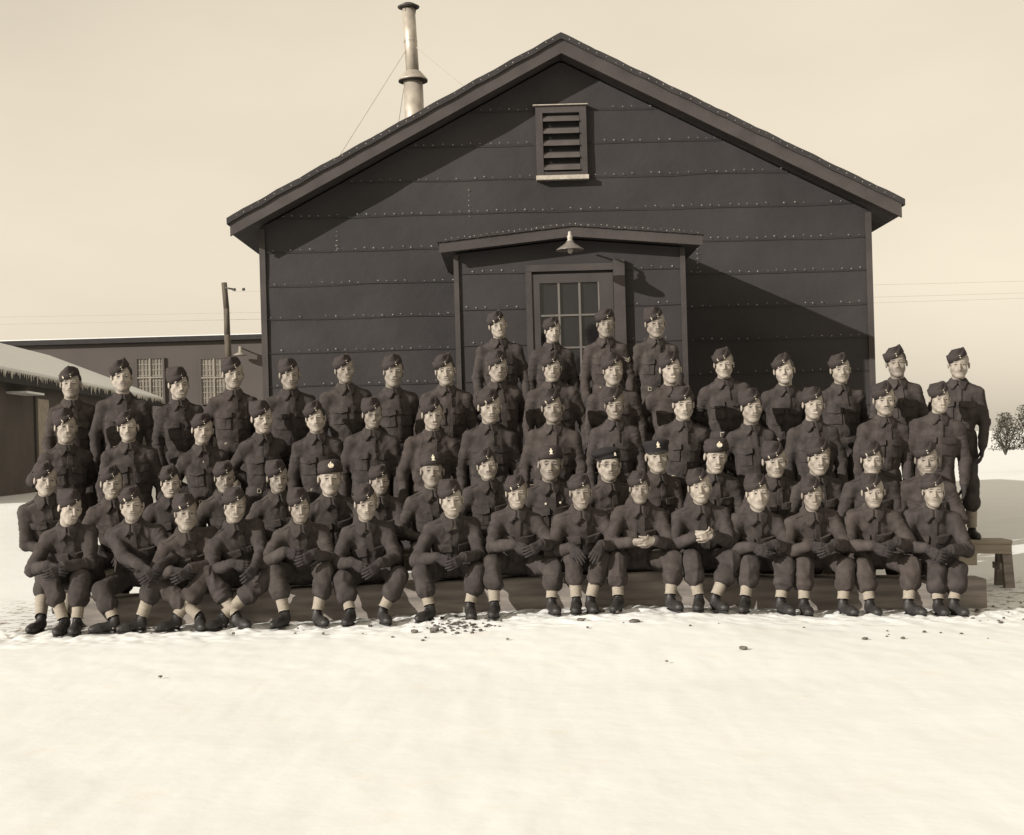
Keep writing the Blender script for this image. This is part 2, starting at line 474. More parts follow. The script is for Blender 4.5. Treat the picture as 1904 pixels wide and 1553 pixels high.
for (x, z0, z1) in ((-0.45, 4.27, 4.66), (-2.1, 3.9, 4.25), (2.35, 3.5, 3.85)):
    for k in range(6):
        zz = z0 + (z1 - z0) * (k + 0.5) / 6
        w.add([(x + rnd.uniform(-.01, .01) + 0.007 * math.cos(t), YW - 0.027, zz + 0.007 * math.sin(t)) for t in [i * math.pi / 3 for i in range(6)]], [tuple(range(6))], 2)
hpart(w, 'wall', [M['felt'], M['seam'], M['nail']])
for sx in (-1, 1):
    b = MB(); x = XC + sx * HW
    b.box(min(x, x - sx * 0.06) - (0.012 if sx < 0 else 0), max(x, x - sx * 0.06) + (0.012 if sx > 0 else 0), YW - 0.035, YW - 0.016, 0, roof_z(x, TH) - 0.01)
    hpart(b, 'corner_board', M['trim'])
rf = MB()
YF, YB = YW - 0.35, YW + 14.4
for sx in (-1, 1):
    x0, x1 = XC, XC + sx * EH
    z0, z1 = RZ, RZ - SL * EH
    P = [(x0, YF + .02, z0 - TH + .03), (x1, YF + .02, z1 - TH + .03), (x1, YB, z1 - TH + .03), (x0, YB, z0 - TH + .03), (x0, YF + .02, z0 - .03), (x1, YF + .02, z1 - .03), (x1, YB, z1 - .03), (x0, YB, z0 - .03)]
    if sx < 0: P = [P[1], P[0], P[3], P[2], P[5], P[4], P[7], P[6]]
    rf.hexa(P)
# felt skin on top with a wavy front edge and its nails
for sx in (-1, 1):
    n = 60; pr = []
    for i in range(n + 1):
        d = (EH + 0.05) * i / n
        pr.append((XC + sx * d, RZ - SL * d + 0.012 + 0.008 * math.sin(i * 0.9) * rnd.random()))
    for p, q in zip(pr, pr[1:]):
        P = [(p[0], YF - 0.05, p[1] - 0.075), (q[0], YF - 0.05, q[1] - 0.075), (q[0], YB + .05, q[1] - 0.02), (p[0], YB + .05, p[1] - 0.02),
             (p[0], YF - 0.05, p[1]), (q[0], YF - 0.05, q[1]), (q[0], YB + .05, q[1]), (p[0], YB + .05, p[1])]
        if sx < 0: P = [P[1], P[0], P[3], P[2], P[5], P[4], P[7], P[6]]
        rf.hexa(P, 1)
    d = 0.1
    while d < EH:
        r = rnd.uniform(0.005, 0.009); xx = XC + sx * d; zz = RZ - SL * d - 0.025 + rnd.uniform(-.012, .012)
        rf.add([(xx + r * math.cos(t), YF - 0.054, zz + r * math.sin(t)) for t in [i * math.pi / 3 for i in range(6)]], [tuple(range(6))], 2)
        d += rnd.uniform(0.08, 0.12)
roof = hpart(rf, 'roof', [M['trim'], M['edge'], M['nail']])
for sx in (-1, 1):
    b = MB(); a = (XC, RZ - .062); e = (XC + sx * (EH + .015), RZ - SL * EH - .062)
    P = [(a[0], YF - 0.02, a[1] - .17), (e[0], YF - 0.02, e[1] - .17), (e[0], YF + .018, e[1] - .17), (a[0], YF + .018, a[1] - .17),
         (a[0], YF - 0.02, a[1]), (e[0], YF - 0.02, e[1]), (e[0], YF + .018, e[1]), (a[0], YF + .018, a[1])]
    if sx < 0: P = [P[1], P[0], P[3], P[2], P[5], P[4], P[7], P[6]]
    b.hexa(P)
    hpart(b, 'fascia', M['trim'])
# gable vent
vt = MB()
v0, v1 = at(995, 198, 16.93), at(1093, 325, 16.93)
vx0, vx1, vz1, vz0 = v0[0], v1[0], v0[2], v1[2]
vt.box(vx0, vx0 + .085, YW - .075, YW - .013, vz0, vz1); vt.box(vx1 - .085, vx1, YW - .075, YW - .013, vz0, vz1)
vt.box(vx0 + .085, vx1 - .085, YW - .075, YW - .013, vz1 - .085, vz1); vt.box(vx0 + .085, vx1 - .085, YW - .07, YW - .013, vz0, vz0 + .05)
vt.box(vx0 + .085, vx1 - .085, YW - .016, YW - .0125, vz0 + .05, vz1 - .085, 1)
vent = hpart(vt, 'vent', [M['trim'], M['dark']])
for k in range(5):
    s = MB(); zc = vz0 + .10 + k * (vz1 - vz0 - .2) / 4.4
    s.hexa([(vx0 + .09, YW - .10, zc - .035), (vx1 - .09, YW - .10, zc - .035), (vx1 - .09, YW - .09, zc - .035), (vx0 + .09, YW - .09, zc - .035),
            (vx0 + .09, YW - .03, zc + .045), (vx1 - .09, YW - .03, zc + .045), (vx1 - .09, YW - .018, zc + .045), (vx0 + .09, YW - .018, zc + .045)])
    hpart(s, 'slat', M['slat'], vent)
s = MB(); s.box(vx0 - .01, vx1 + .01, YW - .12, YW - .013, vz0 - .055, vz0 - .003); hpart(s, 'sill', M['whitewood'], vent)
s = MB(); s.box(vx0 - .03, vx1 + .02, YW - .105, YW - .013, vz1 + .003, vz1 + .014); hpart(s, 'flashing', M['whitewood'], vent)
# porch
YP = 15.3
px0, px1 = -0.585, 1.97
PRZ, PSL = 3.89, 0.095
PXC = 0.73
pw_ = MB()
def pz(x, off=0): return PRZ - PSL * abs(x - PXC) - off
pw_.prism([(px0, .2), (px1, .2), (px1, pz(px1, .16)), (PXC, PRZ - .16), (px0, pz(px0, .16))], YP, YP + .08)
pw_.box(px0, px0 + .08, YP + .08, YW - .02, .2, pz(px0, .16)); pw_.box(px1 - .08, px1, YP + .08, YW - .02, .2, pz(px1, .16))
seam_rows(pw_, 0.98, 0.40, lambda z: px0 + .05, lambda z: px1 - .05, YP - .004, 3.5, rnd=rnd, skip=[(0.2, 1.31, 0, 3.45)])
porch = hpart(pw_, 'porch_wall', [M['felt'], M['seam'], M['nail']])
for x0, x1 in ((px0 - .01, px0 + .045), (px1 - .045, px1 + .01)):
    b = MB(); b.box(x0, x1, YP - .028, YP - .006, .2, pz(x0, .17)); hpart(b, 'corner_board', M['trim'])
pr_ = MB(); YPF = YP - 0.22
for sx in (-1, 1):
    xe = -0.73 if sx < 0 else 2.14
    P = [(PXC, YPF + .02, PRZ - .14), (xe, YPF + .02, pz(xe, .14)), (xe, YW - .02, pz(xe, .14)), (PXC, YW - .02, PRZ - .14), (PXC, YPF + .02, PRZ - .03), (xe, YPF + .02, pz(xe, .03)), (xe, YW - .02, pz(xe, .03)), (PXC, YW - .02, PRZ - .03)]
    if sx < 0: P = [P[1], P[0], P[3], P[2], P[5], P[4], P[7], P[6]]
    pr_.hexa(P)
    xe2 = xe + sx * .03
    n = 24
    for i in range(n):
        a, b = PXC + (xe2 - PXC) * i / n, PXC + (xe2 - PXC) * (i + 1) / n
        za, zb = pz(a) + .006 * rnd.random(), pz(b) + .006 * rnd.random()
        P = [(a, YPF - .03, za - .045), (b, YPF - .03, zb - .045), (b, YW - .03, zb - .02), (a, YW - .03, za - .02), (a, YPF - .03, za), (b, YPF - .03, zb), (b, YW - .03, zb), (a, YW - .03, za)]
        if sx < 0: P = [P[1], P[0], P[3], P[2], P[5], P[4], P[7], P[6]]
        pr_.hexa(P, 1)
    x = PXC + sx * .03
    while abs(x - PXC) < abs(xe - PXC):
        r = rnd.uniform(.004, .008); zz = pz(x) - .018 + rnd.uniform(-.008, .008)
        pr_.add([(x + r * math.cos(t), YPF - .034, zz + r * math.sin(t)) for t in [i * math.pi / 3 for i in range(6)]], [tuple(range(6))], 2)
        x += sx * rnd.uniform(.05, .08)
hpart(pr_, 'porch_roof', [M['trim'], M['edge'], M['nail']])
for sx in (-1, 1):
    xe = -0.74 if sx < 0 else 2.15; b = MB()
    P = [(PXC, YPF - .01, PRZ - .155), (xe, YPF - .01, pz(xe, .155)), (xe, YPF + .018, pz(xe, .155)), (PXC, YPF + .018, PRZ - .155), (PXC, YPF - .01, PRZ - .045), (xe, YPF - .01, pz(xe, .045)), (xe, YPF + .018, pz(xe, .045)), (PXC, YPF + .018, PRZ - .045)]
    if sx < 0: P = [P[1], P[0], P[3], P[2], P[5], P[4], P[7], P[6]]
    b.hexa(P); hpart(b, 'porch_fascia', M['trim'])
# door
dx0, dx1, dz0, dz1 = .25, 1.24, 1.08, 3.38
d = MB()
d.box(dx0 + .09, dx1 - .09, YP - .014, YP - .008, dz0, dz1 - .12, 1)
gx0, gx1, gz1 = .353, 1.01, 3.25
gz0 = gz1 - 3 * .36
for bx in ((dx0 + .02, gx0, dz0, dz1 - .03), (gx1, dx1 - .07, dz0, dz1 - .03), (gx0, gx1, gz1, dz1 - .03), (gx0, gx1, dz0, gz0)):
    d.box(bx[0], bx[1], YP - .045, YP - .014, bx[2], bx[3])
door = hpart(d, 'door', [M['door'], M['glass']])
for x in (.565, .795):
    s = MB(); s.box(x - .011, x + .011, YP - .04, YP - .014, gz0, gz1); hpart(s, 'glazing_bar', M['bar'], door)
for z in (gz1 - .36, gz1 - .72):
    for xa, xb in ((gx0, .554), (.576, .784), (.806, gx1)):
        s = MB(); s.box(xa, xb, YP - .038, YP - .014, z - .01, z + .01); hpart(s, 'glazing_bar', M['bar'], door)
s = MB(); s.box(gx1 - .012, gx1 + .006, YP - .048, YP - .046, gz0, gz1); hpart(s, 'glazing_bar', M['bar'], door)
s = MB(); s.tube((gx1 + .11, YP - .05, 2.1), (gx1 + .11, YP - .10, 2.1), .012); s.lathe((gx1 + .11, YP - .1, 2.08), [(0, 0), (.025, .005), (.03, .02), (.025, .035), (0, .04)]); hpart(s, 'handle', M['rim'], door, True)
df = MB()
df.box(dx0 - .05, dx0 + .017, YP - .06, YP - .006, dz0, dz1 + .0); df.box(dx1 - .065, dx1 + .06, YP - .075, YP - .006, dz0, dz1 + .11)
df.box(dx0 - .05, dx1 - .065, YP - .065, YP - .006, dz1 + .0, dz1 + .075)
hpart(df, 'door_frame', M['trim'])
# chimney
CXp, CYp = -1.25, 19.5
c = MB(); c.tube((CXp + .01, CYp, 5.2), (CXp - .01, CYp, 6.72), .140, .138, 20); ch = hpart(c, 'chimney', M['steel'], roof, True)
c = MB(); c.tube((CXp - .01, CYp, 6.70), (CXp - .045, CYp, 7.68), .092, .092, 20)
for z in (7.2, 7.22): c.lathe((CXp - .03, CYp, z), [(.094, 0), (.098, .004), (.094, .008)], 20)
hpart(c, 'flue_pipe', M['steel'], roof, True)
c = MB(); c.lathe((CXp - .01, CYp, 6.66), [(.135, .03), (.205, .0), (.21, .01), (.205, .02), (.11, .13), (.094, .14)], 24); hpart(c, 'storm_collar', M['steel'], roof, True)
c = MB(); c.lathe((CXp - .01, CYp, 6.648), [(.13, .012), (.203, .004), (.209, .0), (.207, .01)], 24); hpart(c, 'collar_rim', M['rim'], roof, True)
c = MB(); c.lathe((CXp - .045, CYp, 7.70), [(.0, .0), (.13, -.012), (.155, .0), (.157, .012), (.07, .06), (.0, .07)], 24); hpart(c, 'rain_cap', M['rim'], roof, True)
c = MB()
for t in (0, 2.1, 4.2): c.tube((CXp - .04 + .085 * math.cos(t), CYp + .085 * math.sin(t), 7.6), (CXp - .04 + .1 * math.cos(t), CYp + .1 * math.sin(t), 7.7), .006, n=6)
hpart(c, 'cap_strut', M['rim'], roof)
for (ex, ey) in ((-2.75, 18.5), (-1.9, 21.5), (-.1, 18.7)):
    c = MB(); c.tube((CXp - .03, CYp, 7.2), (ex, ey, roof_z(ex)), .005, n=5); hpart(c, 'guy_wire', M['wire'], roof)

# lamp over the door
lx, ly, lz = .68, 14.72, 3.555
lamp = empty('outdoor_lamp', (lx, ly, lz)); tag(lamp, 'enamelled dish shaped lamp above the hut door', 'lamp')
def lp(mb, name, m, sm=True):
    o = mb.build(name, m, lamp, sm); o.location = (-lx, -ly, -lz); return o
s = MB(); s.lathe((lx, ly, lz - .02), [(.02, .105), (.035, .10), (.05, .075), (.11, .035), (.146, .01), (.15, .0), (.143, .0), (.105, .025), (.04, .06)], 32); lp(s, 'shade', M['enamel'])
s = MB(); s.lathe((lx, ly, lz + .07), [(.0, .115), (.014, .11), (.02, .09), (.016, .08), (.026, .065), (.03, .04), (.022, .03), (.034, .01), (.03, -.0)], 20); lp(s, 'insulator', M['porcelain'])
s = MB(); s.lathe((lx, ly, lz - .03), [(0, -.028), (.022, -.018), (.03, .005), (.02, .04)], 16); lp(s, 'bulb', M['porcelain'])
s = MB(); pts = [(lx, ly, lz + .16), (lx, ly + .05, lz + .185), (lx + .01, ly + .15, lz + .175), (lx + .02, ly + .36, lz + .14)]
for a, b in zip(pts, pts[1:]): s.tube(a, b, .011, n=8)
lp(s, 'bracket', M['rim'])

# steps the top four stand on
st = empty('wooden_steps', (.73, 14.4, .05)); tag(st, 'wooden landing before the door, hidden behind the standing men', 'steps')
s = MB(); s.box(-.62, 2.08, 13.95, 15.2, .98, 1.03); o = s.build('landing', M['plank'], st); o.location = (-.73, -14.4, -.05)
for x in (-.58, .73, 2.0):
    for y in (14.0, 15.1):
        s = MB(); s.box(x - .04, x + .04, y - .04, y + .04, gh(x, y) - .02, .98); o = s.build('post', M['plank'], st); o.location = (-.73, -14.4, -.05)

# ------------------------------------------------------------------ benches and beams
def beam(name, label, pa, pb, yA, yB, dep, z0a, z1a, z0b, z1b, cat):
    xa = at(pa, 1100, yA)[0]; xb = at(pb, 1100, yB)[0]
    e = empty(name, ((xa + xb) / 2, (yA + yB) / 2 + dep / 2, min(z0a, z0b)))
    s = MB(); nseg = 24; V = []; F = []
    for i in range(nseg + 1):
        t = i / nseg; x = xa + (xb - xa) * t; y = yA + (yB - yA) * t; z0 = z0a + (z0b - z0a) * t; z1 = z1a + (z1b - z1a) * t
        j = rnd.uniform(-.004, .004)
        for p in ((x, y + j, z0), (x, y + j, z1 - .012), (x, y + .012 + j, z1), (x, y + dep, z1), (x, y + dep, z0)): V.append(p)
    for i in range(nseg):
        for k in range(5): F.append((i * 5 + k, (i + 1) * 5 + k, (i + 1) * 5 + (k + 1) % 5, i * 5 + (k + 1) % 5))
    F = [f[::-1] for f in F]
    F += [(0, 1, 2, 3, 4)[::-1], tuple(nseg * 5 + k for k in range(5))]
    s.add(V, F)
    me = raw_mesh(name, np.array(s.v) - np.array(e.location), s.f, M['beam'], None, False)
    bpy.data.objects.remove(e)
    o = link(name, me, None, ((xa + xb) / 2, (yA + yB) / 2 + dep / 2, min(z0a, z0b)))
    tag(o, label, cat, 'timber beams the front row sits on')
beam('timber_beam', 'long squared timber under the left half of the front row', 150, 1243, 11.5, 11.5, .3, -.02, .285, .05, .385, 'beam')
beam('timber_beam', 'shorter squared timber under the right half of the front row', 1249, 1835, 11.5, 11.48, .3, .0, .335, -.08, .245, 'beam')

def bench(label, xa, xb, y, z, legs, grp, dep=.3):
    e = empty('bench', ((xa + xb) / 2, y, 0)); L = (-(xa + xb) / 2, -y, 0)
    tag(e, label, 'bench', grp)
    za, zb = gh(xa, y) + z, gh(xb, y) + z
    s = MB(); s.hexa([(xa, y - dep / 2, za - .035), (xb, y - dep / 2, zb - .035), (xb, y + dep / 2, zb - .035), (xa, y + dep / 2, za - .035), (xa, y - dep / 2, za), (xb, y - dep / 2, zb), (xb, y + dep / 2, zb), (xa, y + dep / 2, za)])
    s.build('seat', M['plank'], e).location = L
    for dy in (-dep / 2 + .02, dep / 2 - .045):
        s = MB(); s.hexa([(xa, y + dy, za - .13), (xb, y + dy, zb - .13), (xb, y + dy + .025, zb - .13), (xa, y + dy + .025, za - .13), (xa, y + dy, za - .037), (xb, y + dy, zb - .037), (xb, y + dy + .025, zb - .037), (xa, y + dy + .025, za - .037)])
        s.build('apron', M['plank'], e).location = L
    for x in legs:
        zt = za + (zb - za) * (x - xa) / (xb - xa)
        for q in (-1, 1):
            s = MB(); g = gh(x, y) - .02
            s.hexa([(x - .045, y + q * .13 - .035, g), (x + .045, y + q * .13 - .035, g), (x + .045, y + q * .13 + .035, g), (x - .045, y + q * .13 + .035, g),
                    (x - .045, y + q * .05 - .035, zt - .037), (x + .045, y + q * .05 - .035, zt - .037), (x + .045, y + q * .05 + .035, zt - .037), (x - .045, y + q * .05 + .035, zt - .037)])
            s.build('leg', M['beam'], e).location = L
        s = MB(); s.box(x - .075, x - .047, y - .1, y + .1, gh(x, y) + .17, gh(x, y) + .23); s.build('brace', M['beam'], e).location = L
xr = at(1872, 1010, 13.15)[0]
bench('plank bench sticking out at the right, men standing on it', at(1330, 1010, 13.15)[0], xr, 13.15, .45, (3.0, 4.67), 'benches the fourth row stands on')
bench('plank bench under the middle men of the fourth row', -1.6, at(1325, 1010, 13.15)[0], 13.15, .45, (-1.2, 1.2), 'benches the fourth row stands on')
bench('plank bench under the leftmost men of the fourth row', -4.33, -1.63, 13.15, .45, (-4.2, -2.0), 'benches the fourth row stands on')
bench('low bench that the left half of the second row sits on', -4.1, -.02, 12.34, .43, (-3.9, -2.2, -.3), 'benches the second row sits on')
bench('low bench that the right half of the second row sits on', .02, 4.1, 12.34, .43, (.3, 2.2, 3.8), 'benches the second row sits on')

# ------------------------------------------------------------------ background
GZ = .9
SDx, SDy = -.0763, .997
def sh(t, o, z):            # t along the wall, o offset to the left
    return (-11.72 + SDx * t - SDy * o, 26.5 + SDy * t - .0763 * o, z)
shed = empty('shed', sh(0, 0, .5)); tag(shed, 'low shed with snow covered roof at the left edge', 'shed')
SLc = tuple(-v for v in sh(0, 0, .5))
LEN, SW = 26.2, 7.8
ez, rz = 3.56, 5.2
s = MB(); s.add([sh(0, 0, .4), sh(LEN, 0, .4), sh(LEN, 0, ez), sh(0, 0, ez)], [(0, 1, 2, 3)])
s.add([sh(LEN, 0, .4), sh(LEN, SW, .4), sh(LEN, SW, ez), sh(LEN, SW / 2, rz - .05), sh(LEN, 0, ez)], [(0, 1, 2, 3, 4)])
s.add([sh(0, 0, .4), sh(0, SW, .4), sh(0, SW, ez), sh(0, SW / 2, rz - .05), sh(0, 0, ez)], [(0, 4, 3, 2, 1)])
s.add([sh(0, SW, .4), sh(LEN, SW, .4), sh(LEN, SW, ez), sh(0, SW, ez)], [(3, 2, 1, 0)])
s.build('wall', M['shedwall'], shed).location = SLc
s = MB(); sl = (rz - ez) / (SW / 2)
for o0, o1 in ((-.35, SW / 2), (SW + .35, SW / 2)):
    z0 = ez - .35 * sl + .05
    s.add([sh(-.3, o0, z0 - .1), sh(LEN + .3, o0, z0 - .1), sh(LEN + .3, o1, rz - .1), sh(-.3, o1, rz - .1), sh(-.3, o0, z0 + .12), sh(LEN + .3, o0, z0 + .12), sh(LEN + .3, o1, rz + .12), sh(-.3, o1, rz + .12)],
          [(0, 1, 5, 4), (4, 5, 6, 7), (3, 2, 1, 0), (1, 2, 6, 5), (0, 4, 7, 3)])
s.build('roof', M['snow'], shed).location = SLc
s = MB(); s.add([sh(-.3, -.36, ez - .33), sh(LEN + .3, -.36, ez - .33), sh(LEN + .3, -.36, ez - .06), sh(-.3, -.36, ez - .06), sh(-.3, -.3, ez - .33), sh(LEN + .3, -.3, ez - .33), sh(LEN + .3, -.3, ez - .06), sh(-.3, -.3, ez - .06)],
                [(0, 1, 2, 3), (7, 6, 5, 4), (0, 4, 5, 1), (3, 2, 6, 7), (1, 5, 6, 2), (0, 3, 7, 4)])
s.build('fascia', M['edge'], shed).location = SLc
s = MB(); t = 0
while t < LEN:
    L_ = rnd.uniform(.03, .19) * (1 if rnd.random() < .8 else 1.4); q = sh(t, -.39, ez - .05)
    s.tube(q, (q[0], q[1], q[2] - L_), rnd.uniform(.015, .04), .003, 5, caps=False); t += rnd.uniform(.06, .22)
tag(s.build('icicles', mat('ice', (.55, .52, .46), .2, .1, spec=.5), shed), kind='stuff').location = SLc
s = MB()
def sbox(mb, t0, t1, z0, z1, o=-.04, m=0):
    mb.add([sh(t0, .0, z0), sh(t1, .0, z0), sh(t1, .0, z1), sh(t0, .0, z1), sh(t0, o, z0), sh(t1, o, z0), sh(t1, o, z1), sh(t0, o, z1)], [(4, 5, 6, 7), (0, 1, 5, 4), (7, 6, 2, 3), (0, 4, 7, 3), (1, 2, 6, 5)], m)
sbox(s, 9.35, 10.75, .5, 3.12, -.05); sdoor = s.build('door_frame', M['farwall'], shed); sdoor.location = SLc
s = MB(); sbox(s, 9.5, 10.6, .6, 2.98, -.07); s.build('door', mat('door_weathered', (.3, .26, .21), .8, .2), shed).location = SLc
s = MB(); sbox(s, 6.9, 8.5, 3.02, 3.07, -.5); s.build('door_hood', M['snow'], shed).location = SLc

fb = empty('long_building', (-8, 56, .9)); tag(fb, 'long flat topped building with two gridded windows behind the shed', 'building')
FL = (8, -56, -.9)
s = MB(); s.box(-22, 3, 56, 70, .3, 5.95); s.build('wall', M['farwall'], fb).location = FL
s = MB(); s.box(-22.2, 3.2, 55.75, 70.2, 5.96, 6.16); s.build('roof', M['edge'], fb).location = FL
s = MB(); s.box(-22.2, 3.2, 55.8, 70, 6.16, 6.2); s.build('snow_cover', M['snow'], fb).location = FL
for (p0, p1) in ((253, 305), (372, 424)):
    a = at(p0, 668, 55.9); b_ = at(p1, 745, 55.9)
    x0, x1, z1, z0 = a[0], b_[0], a[2], b_[2] - .1
    s = MB(); s.box(x0, x1, 55.96, 55.985, z0, z1); g = s.build('window', M['glass_far'], fb); g.location = FL
    s = MB(); xm = (x0 + x1) / 2; zm = z1 - (z1 - z0) * .42
    for (q0, q1, r0, r1) in ((x0 - .05, x0 + .03, z0 - .04, z1 + .05), (x1 - .03, x1 + .05, z0 - .04, z1 + .05), (x0 + .03, x1 - .03, z1 - .0, z1 + .05), (x0 + .03, x1 - .03, z0 - .04, z0)):
        s.box(q0, q1, 55.9, 55.955, r0, r1, 1)
    s.box(xm - .03, xm + .03, 55.9, 55.955, z0, z1); s.box(x0 + .03, xm - .03, 55.9, 55.955, zm - .03, zm + .03); s.box(xm + .03, x1 - .03, 55.9, 55.955, zm - .03, zm + .03)
    for h0, h1 in ((x0, xm), (xm, x1)):
        for k in range(1, 4): s.box(h0 + (h1 - h0) * k / 4 - .011, h0 + (h1 - h0) * k / 4 + .011, 55.93, 55.952, z0, z1)
    for k in range(1, 8): s.box(x0, x1, 55.94, 55.953, z0 + (z1 - z0) * k / 8 - .018, z0 + (z1 - z0) * k / 8 + .018)
    s.build('frame', [M['farbar'], M['farwall']], g)
wl_ = at(447, 660, 55.5); s = MB(); s.lathe(wl_, [(.0, .35), (.06, .33), (.08, .1), (.28, .0), (.26, -.03), (0, -.02)], 16); s.tube((wl_[0], wl_[1], wl_[2] + .3), (wl_[0] - .15, 55.99, wl_[2] + .35), .03); s.build('wall_lamp', M['farbar'], fb, True).location = FL

pole = empty('utility_pole', (-6.1, 30, .8)); tag(pole, 'leaning wooden utility pole left of the hut', 'pole')
s = MB(); prev = None
for i in range(9):
    t = i / 8; p = (-6.02 - .16 * t + .012 * math.sin(i * 2), 30, .6 + (5.15 - .6) * t); r = .085 - .025 * t
    if prev: s.tube(prev[0], p, prev[1], r, 12)
    prev = (p, r)
s.build('post', M['pole'], pole, True).location = (6.1, -30, -.8)
s = MB(); s.tube((-6.15, 29.93, 5.03), (-5.95, 29.93, 4.99), .02, n=6)
for x in (-5.95, -5.75): s.lathe((x, 29.93, 4.97), [(0, .05), (.035, .04), (.03, .02), (.045, 0), (.0, -.02)], 8)
s.build('insulator', M['rim'], pole, True).location = (6.1, -30, -.8)
for k, (zl, zr) in enumerate(((4.68, 4.45), (4.52, 4.36), (5.0, 4.75))):
    s = MB(); n = 24; xs0, xs1 = (-22, 16) if k < 2 else (-6.1, 16)
    pts = [(xs0 + (xs1 - xs0) * i / n, 30.0 + .2 * k, zl + (zr - zl) * i / n - .10 * math.sin(math.pi * i / n)) for i in range(n + 1)]
    for a, b_ in zip(pts, pts[1:]): s.tube(a, b_, .0042, n=4, caps=False)
    tag(s.build('overhead_wire', M['wire']), ['thin overhead wire behind the hut, the middle of the three', 'thin overhead wire behind the hut, lowest of the three', 'overhead wire running right from the top of the pole'][k], 'wire', 'overhead wires')
# shrub at the far right
sr = random.Random(8)
c0 = at(1856, 838, 48.0)
sb = empty('shrub', tuple(c0)); tag(sb, 'dark leafless shrub far off at the right edge', 'shrub')
s = MB()
for k in range(3600):
    a = sr.uniform(0, 6.28); z = sr.random() * 1.25; r = .9 * (.5 + .14 * math.sin(a * 3 + z * 4) + .1 * math.sin(z * 9 + a)) * math.sin(min(1, z / 1.25 * .62 + .42) * 2.9) ** .6 * sr.random() ** .5 + .02
    x = c0[0] + .28 + r * math.cos(a); y = c0[1] + r * math.sin(a); zz = c0[2] + z * (.96 + .1 * math.sin(k)) + .02; q = .05
    if k % 2: x += .75 + .12 * math.sin(k * .7); zz = c0[2] + (zz - c0[2]) * 1.18
    s.add([(x + sr.uniform(-q, q), y + sr.uniform(-q, q), zz + sr.uniform(-q, q)) for _ in range(3)], [(0, 1, 2)])
s.build('foliage', M['leaf'], sb).location = tuple(-c0)
s = MB()
for k in range(7):
    a = k * .9; s.tube((c0[0] + .25, c0[1], c0[2] - .15), (c0[0] + .25 + .4 * math.cos(a), c0[1] + .4 * math.sin(a), c0[2] + .8), .03, .01, 5)
s.build('stem', M['leaf'], sb).location = tuple(-c0)

# stones on the snow
def stone(px, py, wpx, k, label, grp='loose stones on the snow'):
    D = 2556 * 1.46 / (py + (px - CX) * .028 - YH); D = min(D, 11.3); p = at(px, py, D); g = gh(p[0], p[1]); r = wpx / 2 * D / FPX
    q = np.random.RandomState(k)
    def fn(P):
        f = ell(P, (0, 0, 0), (r, r * .8, r * .55))
        return f + .25 * r * np.sin(P[0] / r * 2.1 + k) * np.sin(P[1] / r * 2.7 + k) * np.sin(P[2] / r * 3 + 1)
    V, Q = surfnet(fn, (-1.4 * r,) * 3, (1.4 * r,) * 3, r / 5)
    o = link('stone', raw_mesh('stone', V, Q, M['stone'], None, False), None, (p[0], p[1], g + .012))
    tag(o, label, 'stone', grp)
for k, (a, b_, w_, lb) in enumerate([(771, 1182, 14, 'flat dark stone at the left end of the gravel scatter'), (809, 1180, 18, 'larger stone just below the gravel scatter'), (786, 1196, 7, 'small stone lowest under the gravel scatter'),
        (1119, 1154, 12, 'left of two neighbouring dark stones before the middle boots'), (1147, 1156, 14, 'right of two neighbouring dark stones before the middle boots'), (1179, 1171, 18, 'oval dark stone below the pair of stones'),
        (1080, 1169, 14, 'pale brown stone left of the oval dark stone'), (1383, 1207, 15, 'grey stone alone on snow right of centre'), (1608, 1184, 11, 'small stone alone on snow at the right'), (944, 1196, 6, 'tiny stone on snow below the middle pair of boots'), (1240, 1228, 6, 'tiny stone farthest forward on the snow'),
        (298, 1253, 8, 'small brown stone in the left foreground snow')]):
    stone(a, b_, w_, k, lb)
gs = MB(); q = random.Random(11)
for k in range(170):
    if k < 110: px, py = q.gauss(855, 38), q.gauss(1163, 7)
    elif k < 135: px, py = q.uniform(1780, 1904), q.uniform(1103, 1142)
    else: px, py = q.uniform(60, 1860), q.uniform(1158, 1176)
    py = max(py, 1101); D = 2556 * 1.43 / (py + (px - CX) * .028 - YH); p = at(px, py, D); g = gh(p[0], p[1]) + .006; r = q.uniform(.006, .02)
    V = []
    for zz, rr in ((-.3, .8), (.25, 1), (.6, .55)):
        for i in range(6): V.append((p[0] + r * rr * math.cos(i * 1.047) * q.uniform(.7, 1.2), p[1] + r * rr * math.sin(i * 1.047) * q.uniform(.7, 1.2), g + r * zz))
    gs.add(V, [(i, (i + 1) % 6, (i + 1) % 6 + 6, i + 6) for i in range(6)] + [(i + 6, (i + 1) % 6 + 6, (i + 1) % 6 + 12, i + 12) for i in range(6)] + [tuple(range(12, 18))])
tag(gs.build('gravel', M['stone']), 'loose gravel scattered on the snow by the boots', 'gravel', kind='stuff')
# ------------------------------------------------------------------ people
def rotm(yaw=0, pitch=0, roll=0):
    return np.array((Matrix.Rotation(yaw, 3, 'Z') @ Matrix.Rotation(pitch, 3, 'X') @ Matrix.Rotation(roll, 3, 'Y')))
def unit(v):
    v = np.asarray(v, float); return v / (np.linalg.norm(v) + 1e-9)

